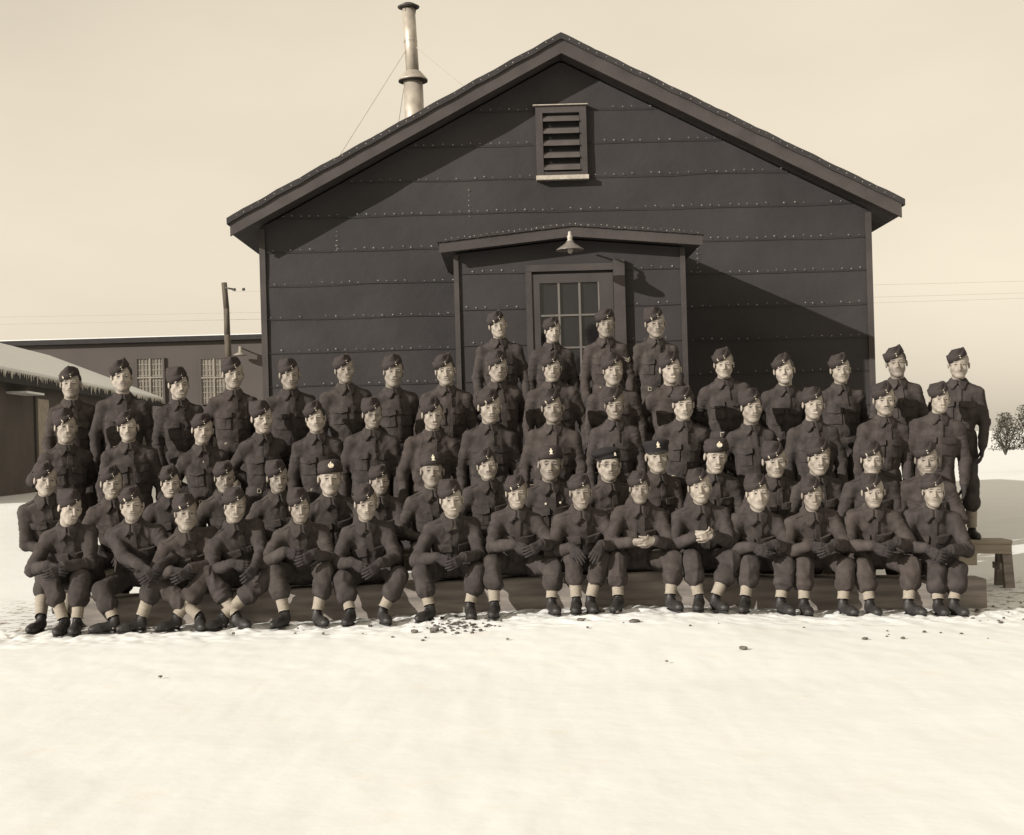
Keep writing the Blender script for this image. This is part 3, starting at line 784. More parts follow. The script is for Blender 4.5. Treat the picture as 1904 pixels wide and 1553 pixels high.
# --- heads: 18 faces, local origin between the eyes, looking along -y
def head_fn(v):
    w, jw, fl, ns, ck, ear, sm, bro = v['w'], v['jaw'], v['len'], v['nose'], v['cheek'], v['ear'], v['smile'], v['brow']
    def fn(P):
        f = ell(P, (0, .018, .04), (.077 * w, .097, .086))
        f = smin(f, ell(P, (0, -.026, -.03), (.059 * w, .064, .086 * fl)), .03)
        for s in (-1, 1):
            f = smin(f, seg(P, (s * .050 * jw, .0, -.05 * fl), (s * .018, -.070, -.100 * fl), .022, .019), .022)
            f = smin(f, sph(P, (s * .045 * w, -.057, -.030 + .006 * sm), .014 + .004 * ck + .004 * sm), .034)
        f = smin(f, sph(P, (0, -.078, -.104 * fl), .017), .018)
        f = smin(f, seg(P, (-.036, -.077, .021), (.036, -.077, .021), .0125 + .002 * bro, .0125 + .002 * bro), .012)
        for s in (-1, 1):
            f = smax(f, -sph(P, (s * .031, -.1005, -.001), .0225), .009)
            f = np.minimum(f, sph(P, (s * .031, -.0715, -.001), .0115))
            f = smin(f, seg(P, (s * .018, -.086, .0080), (s * .044, -.078, .0060), .0034, .003), .008)      # upper lid
            f = smin(f, seg(P, (s * .018, -.084, -.0095), (s * .043, -.077, -.0085), .0030, .003), .008)         # lower lid
        f = smin(f, seg(P, (0, -.088, .008), (0, -.112 - .005 * ns, -.034 - .003 * ns), .0072, .0100 + .0008 * ns), .009)
        for s in (-1, 1):
            f = smin(f, sph(P, (s * .012, -.097, -.039), .0075), .008)
        f = smin(f, ell(P, (0, -.074, -.060 * fl), (.031 + .006 * sm, .023, .028)), .018)
        mw = .021 + .007 * sm
        f = smin(f, ell(P, (0, -.0955, -.0595 * fl), (mw, .0050, .0038)), .004)
        f = smin(f, ell(P, (0, -.0945, -.0715 * fl - .003 * sm), (mw * .80, .0050, .0042)), .004)
        f = smax(f, -ell(P, (0, -.102, -.0652 * fl - .001 * sm), (mw * 1.05, .010, .0018 + .0030 * (sm > .6))), .003)
        if sm > .3 or ck < -.6:
            for s in (-1, 1):
                f = smax(f, -seg(P, (s * .021, -.104, -.042), (s * .036, -.090, -.064), .003, .003), .006)
        for s in (-1, 1):
            e = ell(P, (s * (.0785 * w + .004 * ear), .012, -.006), (.0065 + .004 * ear, .018, .029))
            e = smax(e, -ell(P, (s * (.088 * w + .008 * ear), .004, -.004), (.007, .011, .019)), .004)
            f = smin(f, e, .007)
        f = smin(f, seg(P, (0, .022, -.07), (0, .040, -.195), .052, .058), .03)
        f = smin(f, seg(P, (-.03, .045, -.200), (.03, .045, -.200), .045, .045), .03)
        return f
    return fn
FACES = []
fr = random.Random(21)
for i in range(36):
    FACES.append(dict(w=fr.uniform(.92, 1.05), jaw=fr.uniform(.78, 1.16), len=fr.uniform(.93, 1.07), nose=fr.uniform(-.4, 2.2), cheek=fr.uniform(-1.5, 1.5),
                      ear=fr.uniform(0, 1), smile=(0, .15, .4, 1.0, .1, .8)[i % 6], brow=fr.uniform(-.5, 1.2)))
HEADS = []
for v in FACES:
    V, Q = surfnet(head_fn(v), (-.12, -.142, -.235), (.12, .12, .13), .0038)
    x, y, z = np.abs(V[:, 0]), V[:, 1], V[:, 2]
    fl, sm = v['len'], v['smile']
    ss = lambda t: np.clip(t, 0, 1) ** 2 * (3 - 2 * np.clip(t, 0, 1))
    m = np.ones(len(V))
    thick = .0040 + .0012 * v['brow']
    bz = .0200 + .0030 * np.cos((x - .027) / .016) - .002 * v['brow'] * (x < .02)
    m *= 1 - (.62 + .1 * v['brow']) * ss(1.5 - np.abs(z - bz) / thick) * ss((x - .010) / .006) * ss((.047 - x) / .010) * (y < -.055)
    eye = ss((.0140 - np.abs(x - .031)) / .004) * ss((.0068 - np.abs(z + .001)) / .003) * (y < -.072)
    m *= 1 - .35 * eye
    m *= 1 - .85 * ss((.0085 - np.hypot(x - .031, (z + .001) * 1.1)) / .004) * (y < -.072)
    mw_ = .021 + .007 * sm
    lips = ss(2.0 - 1.4 * np.hypot(x / mw_, (z + .0655 * fl) / .0095)) * (y < -.080)
    m *= 1 - .16 * lips
    line = ss((.0030 - np.abs(z + .0650 * fl + .12 * sm * np.maximum(0, .012 - x) * 0 - .25 * sm * x * .3)) / .002) * ss((mw_ - x) / .004) * (y < -.078)
    m *= 1 - .42 * line * (sm < .6)
    if sm > .6:
        m *= 1 + 1.0 * ss((.0062 - np.abs(z + .0655 * fl)) / .002) * ss((mw_ * .82 - x) / .004) * (y < -.076)
    m *= 1 - .10 * ss((-.035 - z) / .02) * ss((x * 0 + .03 - y) / .04) * (v['brow'] > 0) * (1 - lips)
    V = V.copy(); V[:, 2] = np.where(V[:, 2] > 0, V[:, 2] * 1.04, np.where(V[:, 2] > -.115, V[:, 2] * 1.13, V[:, 2] - .015))
    V[:, 0] *= 1.15
    HEADS.append((V, Q, m))
def hair_fn(kind):
    def fn(P):
        f = ell(P, (0, .022, .042), (.0815, .0985, .0900))
        f = smin(f, ell(P, (0, .050, -.015), (.068, .058, .075)), .02)
        f = smax(f, -(P[1] + (.052, .040, .058)[kind]) - .35 * (P[2] - .05), .008)                # hairline
        f = smax(f, -(P[2] - (.012, .025, .005)[kind] + .9 * np.maximum(P[1] - .02, 0)), .01)       # sideburns up over the ears
        return f
    return fn
HAIR = [surfnet(hair_fn(k), (-.1, -.1, -.1), (.1, .14, .15), .0065) for k in range(3)]
HAIR_ME = [[raw_mesh('hair', V, Q, M[m]) for V, Q in HAIR] for m in ('hair', 'hairf')]
def tash_fn(P):
    f = seg(P, (0, -.104, -.050), (.019, -.095, -.057), .0055, .003)
    return np.minimum(f, seg(P, (0, -.104, -.050), (-.019, -.095, -.057), .0055, .003))
V, Q = surfnet(tash_fn, (-.03, -.12, -.07), (.03, -.08, -.04), .0028)
TASH_ME = raw_mesh('moustache', V, Q, M['hair'])
g = MB()
for s in (-1, 1):
    pts = [(s * .032 + .019 * math.cos(a), -.096 + .004 * math.cos(a) * s, -.002 + .016 * math.sin(a)) for a in [k * math.pi / 8 for k in range(16)]]
    for k in range(16): g.tube(pts[k], pts[(k + 1) % 16], .0013, n=5, caps=False)
    g.tube((s * .051, -.09, .0), (s * .079, .0, .004), .0012, n=5)
g.tube((-.013, -.099, .002), (.013, -.099, .002), .0013, n=5)
GLASS_ME = raw_mesh('spectacles', g.v, g.f, M['rim'], None, True)

# --- caps
def ring(w, l, z, yo, n=36, pw=1.0, zfun=None, xs=0.0):
    out = []
    for i in range(n):
        a = 2 * math.pi * i / n
        c, s = math.cos(a), math.sin(a)
        x = w * math.copysign(abs(s) ** pw, s); y = -l * math.copysign(abs(c) ** 1.0, c) + yo
        out.append((x + xs, y, z + (zfun(a) if zfun else 0)))
    return out
def loft(mb, rings, m=0, close_top=True):
    n = len(rings[0]); V = [p for r_ in rings for p in r_]
    F = [(j * n + i, j * n + (i + 1) % n, (j + 1) * n + (i + 1) % n, (j + 1) * n + i) for j in range(len(rings) - 1) for i in range(n)]
    F = [f for f in F]
    if close_top: F.append(tuple((len(rings) - 1) * n + i for i in range(n)))
    mb.add(V, F, m)
def cap_mesh(var):
    top, flap, dent, flare = var
    mb = MB()
    z0 = .047
    H = top
    R_ = []
    for t, w, l, p in ((0, .084, .108, 1.0), (.25, .083, .110, 1.05), (.5, .080, .114, 1.05), (.74, .069, .118, 1.1), (.88, .050, .120, 1.15), (.97, .024, .119, 1.25), (1.0, .006, .116, 1.4)):
        R_.append(ring(w, l, z0 + H * t, .012, pw=p, xs=.014 * t ** 1.3, zfun=lambda a, t=t: dent * t * t * math.cos(a) ** 2 - .006 * t * math.sin(a) ** 2))
    loft(mb, R_)
    # turned-up flap with a V at the front
    fz = lambda a: -.030 * max(0, math.cos(a)) ** 8 + flare * abs(math.sin(a)) ** 2
    Rf = [ring(.086, .111, z0 - .004, .012), ring(.089, .114, z0 - .003, .012), ring(.088, .1165, z0 + flap * .5, .012, pw=1.05, zfun=lambda a: .5 * fz(a), xs=.004), ring(.0830, .119, z0 + flap, .012, pw=1.12, zfun=fz, xs=.008),
          ring(.0795, .116, z0 + flap, .012, pw=1.12, zfun=fz, xs=.008), ring(.069, .110, z0 + flap * .6, .012, pw=1.1)]
    loft(mb, Rf, 0, False)
    return raw_mesh('field_cap', mb.v, mb.f, M['capcloth'], None, True)
CAPS = [cap_mesh(v) for v in ((.100, .058, .006, .000), (.092, .062, -.004, .008), (.104, .050, .010, .0), (.090, .064, .0, .012))]
def cap_tall():
    mb = MB(); R_ = []
    for z, w, l in ((.030, .086, .106), (.05, .088, .110), (.09, .088, .110), (.118, .084, .106), (.134, .068, .088), (.141, .035, .05), (.141, .004, .006)):
        R_.append(ring(w, l, z, .008))
    loft(mb, R_)
    R_ = [ring(.089, .109, .032, .008), ring(.093, .114, .034, .008), ring(.0935, .115, .085, .008, zfun=lambda a: .022 * max(0, math.cos(a)) ** 4), ring(.089, .111, .087, .008, zfun=lambda a: .022 * max(0, math.cos(a)) ** 4)]
    loft(mb, R_, 0, False)
    return raw_mesh('winter_cap', mb.v, mb.f, M['capcloth'], None, True)
def cap_beret():
    def fn(P):
        f = ell(P, (-.022, .02, .096), (.108, .118, .046))
        return smin(f, ell(P, (0, .014, .055), (.085, .105, .034)), .02)
    V, Q = surfnet(fn, (-.14, -.12, .0), (.11, .15, .14), .007)
    return raw_mesh('beret', V, Q, M['black'])
def cap_dark():
    mb = MB()
    loft(mb, [ring(.085, .106, .034, .01), ring(.087, .108, .07, .01), ring(.098, .112, .098, .01), ring(.098, .11, .118, .012), ring(.075, .085, .128, .014), ring(.004, .004, .13, .014)])
    return raw_mesh('forage_cap', mb.v, mb.f, M['black'], None, True)
def peak_mesh():
    mb = MB(); n = 13
    top, bot = [], []
    for i in range(n):
        a = -1.1 + 2.2 * i / (n - 1)
        top.append((.083 * math.sin(a), -.102 * math.cos(a) + .01, .040)); bot.append((.088 * math.sin(a), -.102 * math.cos(a) + .01 - .036 * math.cos(a * 1.3) ** 1, .024))
    V = top + bot + [(x, y, z - .004) for x, y, z in bot] + [(x, y, z - .004) for x, y, z in top]
    F = [(r * n + i, r * n + i + 1, ((r + 1) % 4) * n + i + 1, ((r + 1) % 4) * n + i) for r in range(4) for i in range(n - 1)]
    return raw_mesh('peak', V, F, M['boot'], None, True)
SPECIAL = {'winter': cap_tall(), 'beret': cap_beret(), 'forage': cap_dark()}
PEAK_ME = peak_mesh()
def disc(r, t, c=(0, 0, 0), n=12):
    mb = MB(); mb.tube((c[0], c[1], c[2]), (c[0], c[1] - t, c[2]), r, r * .7, n); return mb
BUTTON_ME = raw_mesh('button', *(lambda m: (m.v, m.f))(disc(.0066, .005)), M['brass'], None, False)
bm_ = disc(.021, .003)                                       # big round cap badge: ring, boss and crown
for k in range(12):
    a = k * math.pi / 6; bm_.tube((.017 * math.cos(a), -.003, .017 * math.sin(a)), (.017 * math.cos(a + .52), -.003, .017 * math.sin(a + .52)), .003, n=5)
bm_.box(-.007, .007, -.008, -.003, -.008, .006); bm_.tube((0, -.003, .018), (0, -.003, .030), .007, .004, 6)
BADGE_ME = raw_mesh('badge', bm_.v, bm_.f, M['brass'], None, False)
bs = MB(); bs.tube((0, 0, -.016), (0, -.004, -.016), .009, .008, 8); bs.tube((0, 0, 0), (0, -.005, 0), .013, .010, 8); bs.tube((0, 0, .017), (0, -.004, .017), .007, .005, 6); bs.box(-.014, .014, -.003, 0, -.024, -.020)
CREST_ME = raw_mesh('badge', bs.v, bs.f, M['brass'], None, False)

# --- boots and anklets
def boot_fn(P):
    f = seg(P, (0, .0, .055), (0, -.115, .040), .040, .040)
    f = smin(f, ell(P, (0, -.148, .036), (.043, .064, .037)), .03)
    f = smin(f, seg(P, (0, .002, .06), (0, .006, .105), .040, .036), .03)
    f = smax(f, .012 - P[2], .006)
    sole = np.maximum(ell(P, (0, -.085, .008), (.047, .135, .05)), np.abs(P[2] - .010) - .010)
    sole = np.maximum(sole, -(np.abs(P[1] + .022) - .014) * (P[2] < .008) - .0)
    return np.minimum(f, sole)
V, Q = surfnet(boot_fn, (-.06, -.23, -.005), (.06, .07, .22), .0075)
BOOT_ME = raw_mesh('boot', V, Q, M['boot'])
mb = MB()
for k in range(5):
    z = .072 + k * .013; y = -.070 + k * .010
    mb.tube((-.018, y - .0, z), (.018, y - .004, z + .004), .0028, n=5)
LACE_ME = raw_mesh('lace', mb.v, mb.f, M['black'], None, True)
def anklet_mesh():
    V, F = [], []; n, hgt = 20, 10; rs = random.Random(3)
    for j in range(hgt):
        t = j / (hgt - 1); r = .044 + .011 * t + (.004 if j in (0, hgt - 1) else 0)
        for i in range(n):
            a = 2 * math.pi * i / n
            V.append((r * math.cos(a) * (1 + rs.uniform(-.02, .02)), r * math.sin(a) * 1.05 + .0, t + rs.uniform(-.012, .012)))
    for j in range(hgt - 1):
        for i in range(n): F.append((j * n + i, j * n + (i + 1) % n, (j + 1) * n + (i + 1) % n, (j + 1) * n + i))
    return raw_mesh('anklet', V, F, M['canvas'], None, True)
ANK_ME = anklet_mesh()
mb = MB()
mb.box(-.075, -.02, -.062, -.050, .45, .55)
STRAP_ME = raw_mesh('strap', mb.v, mb.f, M['canvas'], None, False)

# --- hands
def hand_prims(wr, d, n, side, curl, fat=1.0, spread=0.0, size=1.0):
    d = unit(d); n = unit(n - np.dot(n, d) * d); s = np.cross(n, d) * side
    S = size; prims = []
    palm = []
    K = []
    for i in range(4):
        k = wr + d * (.088 - .004 * abs(i - 1.2)) * S + s * ((1.5 - i) * .0205) * S
        K.append(k); palm.append((wr + d * .012 * S + s * (1.5 - i) * .009, k, .020 * S * (fat * .3 + .7), .0125 * S * fat))
    fingers = []
    for i, L in enumerate((.92, 1.0, .94, .76)):
        p = K[i]; a = 0
        for j, (ln, c) in enumerate(((.044, .55), (.028, .75), (.022, .5))):
            a += curl * c
            dd = d * math.cos(a) + n * math.sin(a) + s * spread * (1.5 - i) * .12
            q_ = p + dd * ln * L * S
            fingers.append((p, q_, (.0095 - .0008 * j) * S * fat, (.0088 - .0009 * j) * S * fat)); p = q_
    b0 = wr + d * .028 * S + s * .026 * S; b1 = b0 + (d * .62 + s * .55 + n * .45) * .040 * S; b2 = b1 + (d * .85 + s * .1 + n * .5) * .030 * S; b3 = b2 + (d * .85 - s * .1 + n * .5) * .022 * S
    fingers += [(b0, b1, .014 * S * fat, .011 * S * fat), (b1, b2, .011 * S * fat, .010 * S * fat), (b2, b3, .0098 * S * fat, .0085 * S * fat)]
    return palm, fingers
def hand_mesh(wr, d, n, side, curl, fat=1.0, spread=0.0, cuff=None, h=.0048):
    palm, fing = hand_prims(wr, d, n, side, curl, fat, spread)
    def fn(P):
        f = None
        for a, b, ra, rb in palm:
            q_ = seg(P, a, b, ra, rb); f = q_ if f is None else smin(f, q_, .012)
        g_ = None
        for a, b, ra, rb in fing:
            q_ = seg(P, a, b, ra, rb); g_ = q_ if g_ is None else np.minimum(g_, q_)
        f = smin(f, g_, .006)
        if cuff is not None: f = smin(f, seg(P, wr, cuff, .029 * fat, .033 * fat), .012)
        return f
    pts = np.array([p for a, b, _, _ in palm + fing for p in (a, b)] + ([cuff] if cuff is not None else []))
    return surfnet(fn, pts.min(0) - .042, pts.max(0) + .042, h)

# --- clothed figure
TW = np.array([-.66, -.52, -.475, -.42, -.33, -.24, -.15, -.08, -.03, .02, .06])
TA = np.array([.155, .148, .156, .168, .176, .184, .180, .148, .098, .064, .05])
TB = np.array([.112, .104, .116, .130, .134, .130, .118, .098, .077, .062, .05])

def two_bone(a, c, l1, l2, pole):
    a, c = np.asarray(a, float), np.asarray(c, float)
    v = c - a; dist = np.linalg.norm(v)
    if dist > (l1 + l2) * .985:
        k = dist / ((l1 + l2) * .985); l1 *= k; l2 *= k
    u = v / dist
    x = (l1 ** 2 - l2 ** 2 + dist ** 2) / (2 * dist); h = math.sqrt(max(l1 ** 2 - x ** 2, 0))
    p = np.asarray(pole, float); p = p - np.dot(p, u) * u; p = unit(p)
    return a + u * x + p * h

def project(fn, P0, d, n=26, off=.0):
    P = P0.copy(); d = np.asarray(d, float)
    for _ in range(n):
        s = fn((P[:, 0], P[:, 1], P[:, 2]))
        P += np.outer(np.clip(s - off, -.02, .03), d) * .8
    return P

def patch(fn, disp, o3, ax, ay, dirv, poly_fn, nu, nv, lift, thick):
    """cloth piece laid on the surface: poly_fn(u, v) in [0,1]^2 -> (a, b) offsets along ax, ay"""
    U, Vv = np.meshgrid(np.linspace(0, 1, nu), np.linspace(0, 1, nv), indexing='ij')
    ab = np.array([poly_fn(u, v) for u, v in zip(U.ravel(), Vv.ravel())])
    P = o3 + np.outer(ab[:, 0], ax) + np.outer(ab[:, 1], ay) - np.outer(np.ones(len(ab)), dirv) * .22
    P = project(fn, P, dirv)
    P = disp(P, -np.asarray(dirv, float)[None, :] * np.ones((len(P), 1)))
    A = P - np.outer(np.ones(len(P)), dirv) * (lift + thick); B = P + np.outer(np.ones(len(P)), dirv) * .004
    n = nu * nv; idx = np.arange(n).reshape(nu, nv)
    q = np.stack([idx[:-1, :-1].ravel(), idx[1:, :-1].ravel(), idx[1:, 1:].ravel(), idx[:-1, 1:].ravel()], 1).tolist()
    F = [tuple(f) for f in q] + [tuple(i + n for i in f[::-1]) for f in q]
    edge = list(idx[:, 0]) + list(idx[-1, 1:]) + list(idx[-2::-1, -1]) + list(idx[0, -2:0:-1])
    for a, b in zip(edge, edge[1:] + edge[:1]): F.append((b, a, a + n, b + n))
    return np.concatenate([A, B]), F

def person(pid, head_xyz, hs, face, cap, captilt, yaw, pitch, roll, byaw, pose, kh, skin, label, group, hairk=0, fair=0, extras=(), res=.0095, grnd=0.0,
           pelvis=None, hands=None, knees=None, feet=None, bare=False, lean=(0, 0)):
    rs = random.Random(pid * 7 + 1)
    H = np.array(head_xyz, float)
    RH = rotm(yaw, pitch, roll)
    Nk = H + (RH @ np.array([0, .030, -.110])) * hs + np.array([0, .012, -.066 * hs])
    F0 = np.array([math.sin(byaw), -math.cos(byaw), 0.0])
    if pelvis is None:
        Pv = Nk + np.array([-lean[0], .02 - lean[1], -.49])
    else:
        Pv = np.array(pelvis, float)
        Nk = Nk + np.array([0, -.006, .012])
    U = unit(Nk - Pv)
    Rr = unit(np.cross(U, -F0)) * -1
    Rr = unit(np.cross(F0, U)) * 1
    if Rr[0] < 0: Rr = -Rr
    Bk = unit(np.cross(U, Rr)) 
    if Bk @ F0 > 0: Bk = -Bk
    org = np.array([Nk[0], Nk[1], grnd])
    bw = rs.uniform(.92, 1.09)
    belly = rs.uniform(-.01, .012)
    SH = [Nk + Rr * (s * .175 * bw) - U * (.088 + .012 * rs.random()) + Bk * .012 for s in (-1, 1)]
    EL, WR = [], []
    for i, s in enumerate((-1, 1)):
        if hands is not None and hands[i] is not None:
            wpt = np.array(hands[i], float)
            e = two_bone(SH[i], wpt, .285, .25, Rr * s * (.36 + .10 * rs.random()) - np.array([0, 0, .40 + .1 * rs.random()]) + Bk * .22)
        elif pose == 'back':
            wpt = Pv + Rr * s * .05 + Bk * .17 + U * .05
            e = two_bone(SH[i], wpt, .29, .26, Rr * s * 1.0 + Bk * .5)
        else:
            wpt = SH[i] + Rr * s * (.055 + .02 * rs.random()) - U * .505 - Bk * (.05 + .03 * rs.random())
            e = two_bone(SH[i], wpt, .285, .245, Rr * s * .6 + Bk * .8)
        EL.append(e); WR.append(wpt)
    wbot = -.515 if pose in ('stand', 'back') else -.56
    ns = rs.randint(0, 999)
    def blouse(P, arms=True):
        X, Y, Z = P[0] - Nk[0], P[1] - Nk[1], P[2] - Nk[2]
        u = X * Rr[0] + Y * Rr[1] + Z * Rr[2]; v = X * Bk[0] + Y * Bk[1] + Z * Bk[2]; w = X * U[0] + Y * U[1] + Z * U[2]
        a = np.interp(w, TW, TA * bw).astype(np.float32); b = np.interp(w, TW, TB + belly * (TW < -.2)).astype(np.float32)
        k = np.sqrt((u / a) ** 2 + ((v - .012) / b) ** 2)
        f = (k - 1) * b * (0.6 + 0.4 * np.clip(a / .2, 0, 1))
        f = smax(f, wbot - w, .02); f = smax(f, w - .035, .01)
        for i in (0, 1):
            s_ = seg(P, Nk - U * .035 + Rr * ((-.05, .05)[i]), SH[i], .047, .060)
            f = smin(f, s_, .05)
            if not arms: continue
            f = smin(f, seg(P, SH[i], EL[i], .064, .057), .035)
            f = smin(f, seg(P, EL[i], WR[i] - unit(WR[i] - EL[i]) * .005, .056, .045), .02)
        return f
    def torso(P): return blouse(P, False)
    def limb_t(p, a, b):
        d = b - a; L = np.linalg.norm(d); d = d / L
        q = p - a; t = q @ d; r = np.linalg.norm(q - np.outer(np.clip(t, 0, L), d), axis=1)
        return t, r, L
    def disp(p, nr):
        q = p - Nk
        l = np.stack([q @ Rr, q @ Bk, q @ U], 1)
        n1 = vnoise(l * np.array([12, 12, 4.0]), ns); n2 = vnoise(l * np.array([26, 26, 11]) + 3.1, ns + 5)
        n3 = vnoise(np.stack([l[:, 0] * 9 + l[:, 2] * 14, l[:, 2] * 9 - l[:, 0] * 14, l[:, 1] * 12], 1), ns + 9)
        d = .0085 * ((1 - np.abs(n1)) ** 2 - .55) + .002 * n2 + .006 * ((1 - np.abs(n3)) ** 2 - .5)
        best = np.full(len(p), 9.0); dl = np.zeros(len(p))
        for i in (0, 1):
            for a, b in ((SH[i], EL[i]), (EL[i], WR[i])):
                t, r, L = limb_t(p, a, b)
                near = (r < .09) & (r < best)
                c = l * 5.0
                wv = vnoise(np.stack([t * 30 + vnoise(l * 8, ns + 2) * 1.6, c[:, 0], c[:, 1]], 1), ns + 20 + i)
                amt = .0045 + .0055 * np.exp(-((np.linalg.norm(p - EL[i], axis=1)) / .09) ** 2)
                val = 1.5 * amt * ((1 - np.abs(wv)) ** 2 - .45) + .0035 * n2
                dl = np.where(near, val, dl); best = np.where(near, r, best)
        wgt = np.clip((.10 - best) / .03, 0, 1)
        far = np.abs(l[:, 0]) > .12
        wgt = np.where(far, wgt, wgt * .35)
        return p + nr * (d * (1 - wgt) + dl * wgt - .001)[:, None]
    def normals(fn, p):
        e = .004; g = np.zeros_like(p)
        for k in range(3):
            a = p.copy(); a[:, k] += e; b = p.copy(); b[:, k] -= e
            g[:, k] = fn((a[:, 0], a[:, 1], a[:, 2])) - fn((b[:, 0], b[:, 1], b[:, 2]))
        return g / (np.linalg.norm(g, axis=1)[:, None] + 1e-9)
    pts = np.array([Nk + Rr * .27, Nk - Rr * .27, Pv + Rr * .2 + Bk * .15, Pv - Rr * .2 - Bk * .16, Nk + U * .05, Nk + U * (wbot - .02), Nk - Bk * .17, Nk + Bk * .16] + EL + WR)
    ex = .075
    lo, hi = pts.min(0), pts.max(0)
    for q in EL + SH + WR: lo = np.minimum(lo, q - ex); hi = np.maximum(hi, q + ex)
    V, Q = surfnet(blouse, lo, hi, res)
    V = disp(V, normals(blouse, V))
    # ---- body (continuous, under the clothes) : head, neck, torso, limbs, hands
    seated = pose == 'sit'
    HP = [Pv + Rr * s * .09 - U * .02 for s in (-1, 1)]
    if seated:
        AK, KN = [], []
        for i in (0, 1):
            KN.append(np.array(knees[i], float)); AK.append(np.array(feet[i], float) + np.array([0, 0, .10]))
    else:
        Lg = max(Pv[2] - grnd, .5); KN, AK = [], []
        for i, s in enumerate((-1, 1)):
            AK.append(np.array([Pv[0] + s * .13, Pv[1] + .03, grnd + .10])); KN.append((HP[i] + AK[i]) / 2 + F0 * .03 + np.array([s * .012, 0, .02]))
    def under(P):
        f = seg(P, Nk - U * .02, Nk - U * .15, .055, .085)
        f = smin(f, seg(P, Nk - U * .15, Pv + U * .02, .085, .07), .05)
        for i in (0, 1):
            f = smin(f, seg(P, Nk - U * .07, SH[i], .045, .035), .03)
            f = smin(f, seg(P, SH[i], EL[i], .034, .029), .01); f = smin(f, seg(P, EL[i], WR[i], .029, .021), .01)
            f = smin(f, seg(P, HP[i] * .8 + Pv * .2, KN[i], .055, .036), .02); f = smin(f, seg(P, KN[i], AK[i], .036, .024), .01)
            f = smin(f, seg(P, AK[i] - np.array([0, 0, .02]), AK[i] + F0 * .04 - np.array([0, 0, .065]), .022, .018), .01)
        return f
    al = np.array(EL + WR + KN + AK + [Nk, Pv]); 
    uv, uq = surfnet(under, al.min(0) - np.array([.09, .2, .09]), al.max(0) + .09, .021)
    hv, hq, hm = HEADS[face]
    tb_ = np.clip((-.105 - hv[:, 2]) / .07, 0, 1)[:, None]
    hl_ = hv * hs * np.array([1, 1, 1])
    low_ = (hl_ + np.array([0, .0, .11 * hs])) @ rotm(yaw * .3, 0, 0).T + (RH @ np.array([0, 0, -.11 * hs]))
    hv = (hl_ @ RH.T) * (1 - tb_) + low_ * tb_ + H
    BV = [hv, uv]; BQ = [hq, uq + len(hv)]; BM = [hm, np.ones(len(uv))]
    HG = []
    if hands is not None or pose == 'stand':
        for i, s in enumerate((-1, 1)):
            fd = unit(WR[i] - EL[i])
            if hands is not None:
                tgt = hands[2] if len(hands) > 2 and hands[2] is not None else None
                if tgt == 'clasp':
                    d = unit(fd * .7 - Rr * s * .75 - np.array([0, 0, .15])); n = unit(-Rr * s * .5 + Bk * .75 + np.array([0, 0, -.3 * s])); cu = 1.0
                elif tgt == 'knee':
                    d = unit(fd * .5 + np.array([0, -.35, -.8]) - Rr * s * .15); n = unit(Bk * .9 + np.array([0, 0, -.5])); cu = .55
                else:
                    d = unit(fd * .55 - Rr * s * .55 + np.array([0, -.1, -.55])); n = unit(-Rr * s * .35 + Bk * .7 + np.array([0, 0, -.3])); cu = .6
            else:
                d = unit(fd + np.array([0, -.05, -.3])); n = -Rr * s; cu = .45
            sd = 1 if i == 0 else -1
            side = sd
            a, b = hand_mesh(WR[i] + fd * .012, d, n, side, cu, 1.0 if bare else 1.22, .5, WR[i] - fd * .05, .0052 if hands is not None else .008)
            HG.append((a, b))
    if bare:
        off = sum(len(x) for x in BV)
        for a, b in HG:
            BV.append(a); BQ.append(b + off); BM.append(np.ones(len(a))); off += len(a)
    body = raw_mesh('person', np.concatenate(BV) - org, np.concatenate(BQ), SK[skin])
    fa_ = body.attributes.new('feature', 'FLOAT_COLOR', 'POINT')
    fc_ = np.ones((len(body.vertices), 4), np.float32); fc_[:, :3] = np.concatenate(BM)[:, None]
    fa_.data.foreach_set('color', fc_.ravel())
    root = link('person', body, None, tuple(org))
    tag(root, label, 'person', group)
    # ---- blouse and its pieces
    K = KH[kh]
    bl = link('blouse', raw_mesh('blouse', V - org, Q, K), root)
    front = Bk
    def add_patch(name, o3, ax, ay, dv, pf, nu, nv, lift, th, m=K, par=bl, arms_off=True):
        pv, pf_ = patch(torso if arms_off else blouse, disp, o3, ax, ay, dv, pf, nu, nv, lift, th)
        return link(name, raw_mesh(name, pv - org, pf_, m, None, False), par)
    for s in (-1, 1):
        o3 = Nk + Rr * s * .098 - U * .185 
        add_patch('pocket', o3, Rr, U, front, lambda u, v: ((u - .5) * .125, -.012 - v * .145), 8, 9, .004, .008)
        def flap(u, v):
            low = .048 + .016 * (1 - abs(2 * u - 1)) 
            return ((u - .5) * .140, .006 - v * low)
        add_patch('pocket_flap', o3, Rr, U, front, flap, 9, 5, .013, .016)
        add_patch('pocket_pleat', o3, Rr, U, front, lambda u, v: ((u - .5) * .026, -.060 - v * .085), 3, 6, .008, .006)
        i = 0 if s < 0 else 1
        ax = unit(SH[i] - (Nk - U * .035 + Rr * .05 * s)); by = np.cross(ax, U); by = unit(by)
        add_patch('shoulder_strap', Nk - U * .03 + Rr * .065 * s + U * .0, ax, by, -unit(U + 0 * Bk), lambda u, v: (u * .15, (v - .5) * (.052 - .012 * u)), 9, 4, .004, .005)
    add_patch('placket', Nk - U * .03, Rr, U, front, lambda u, v: (.012 + (u - .5) * .046, -v * .43), 4, 26, .004, .009)
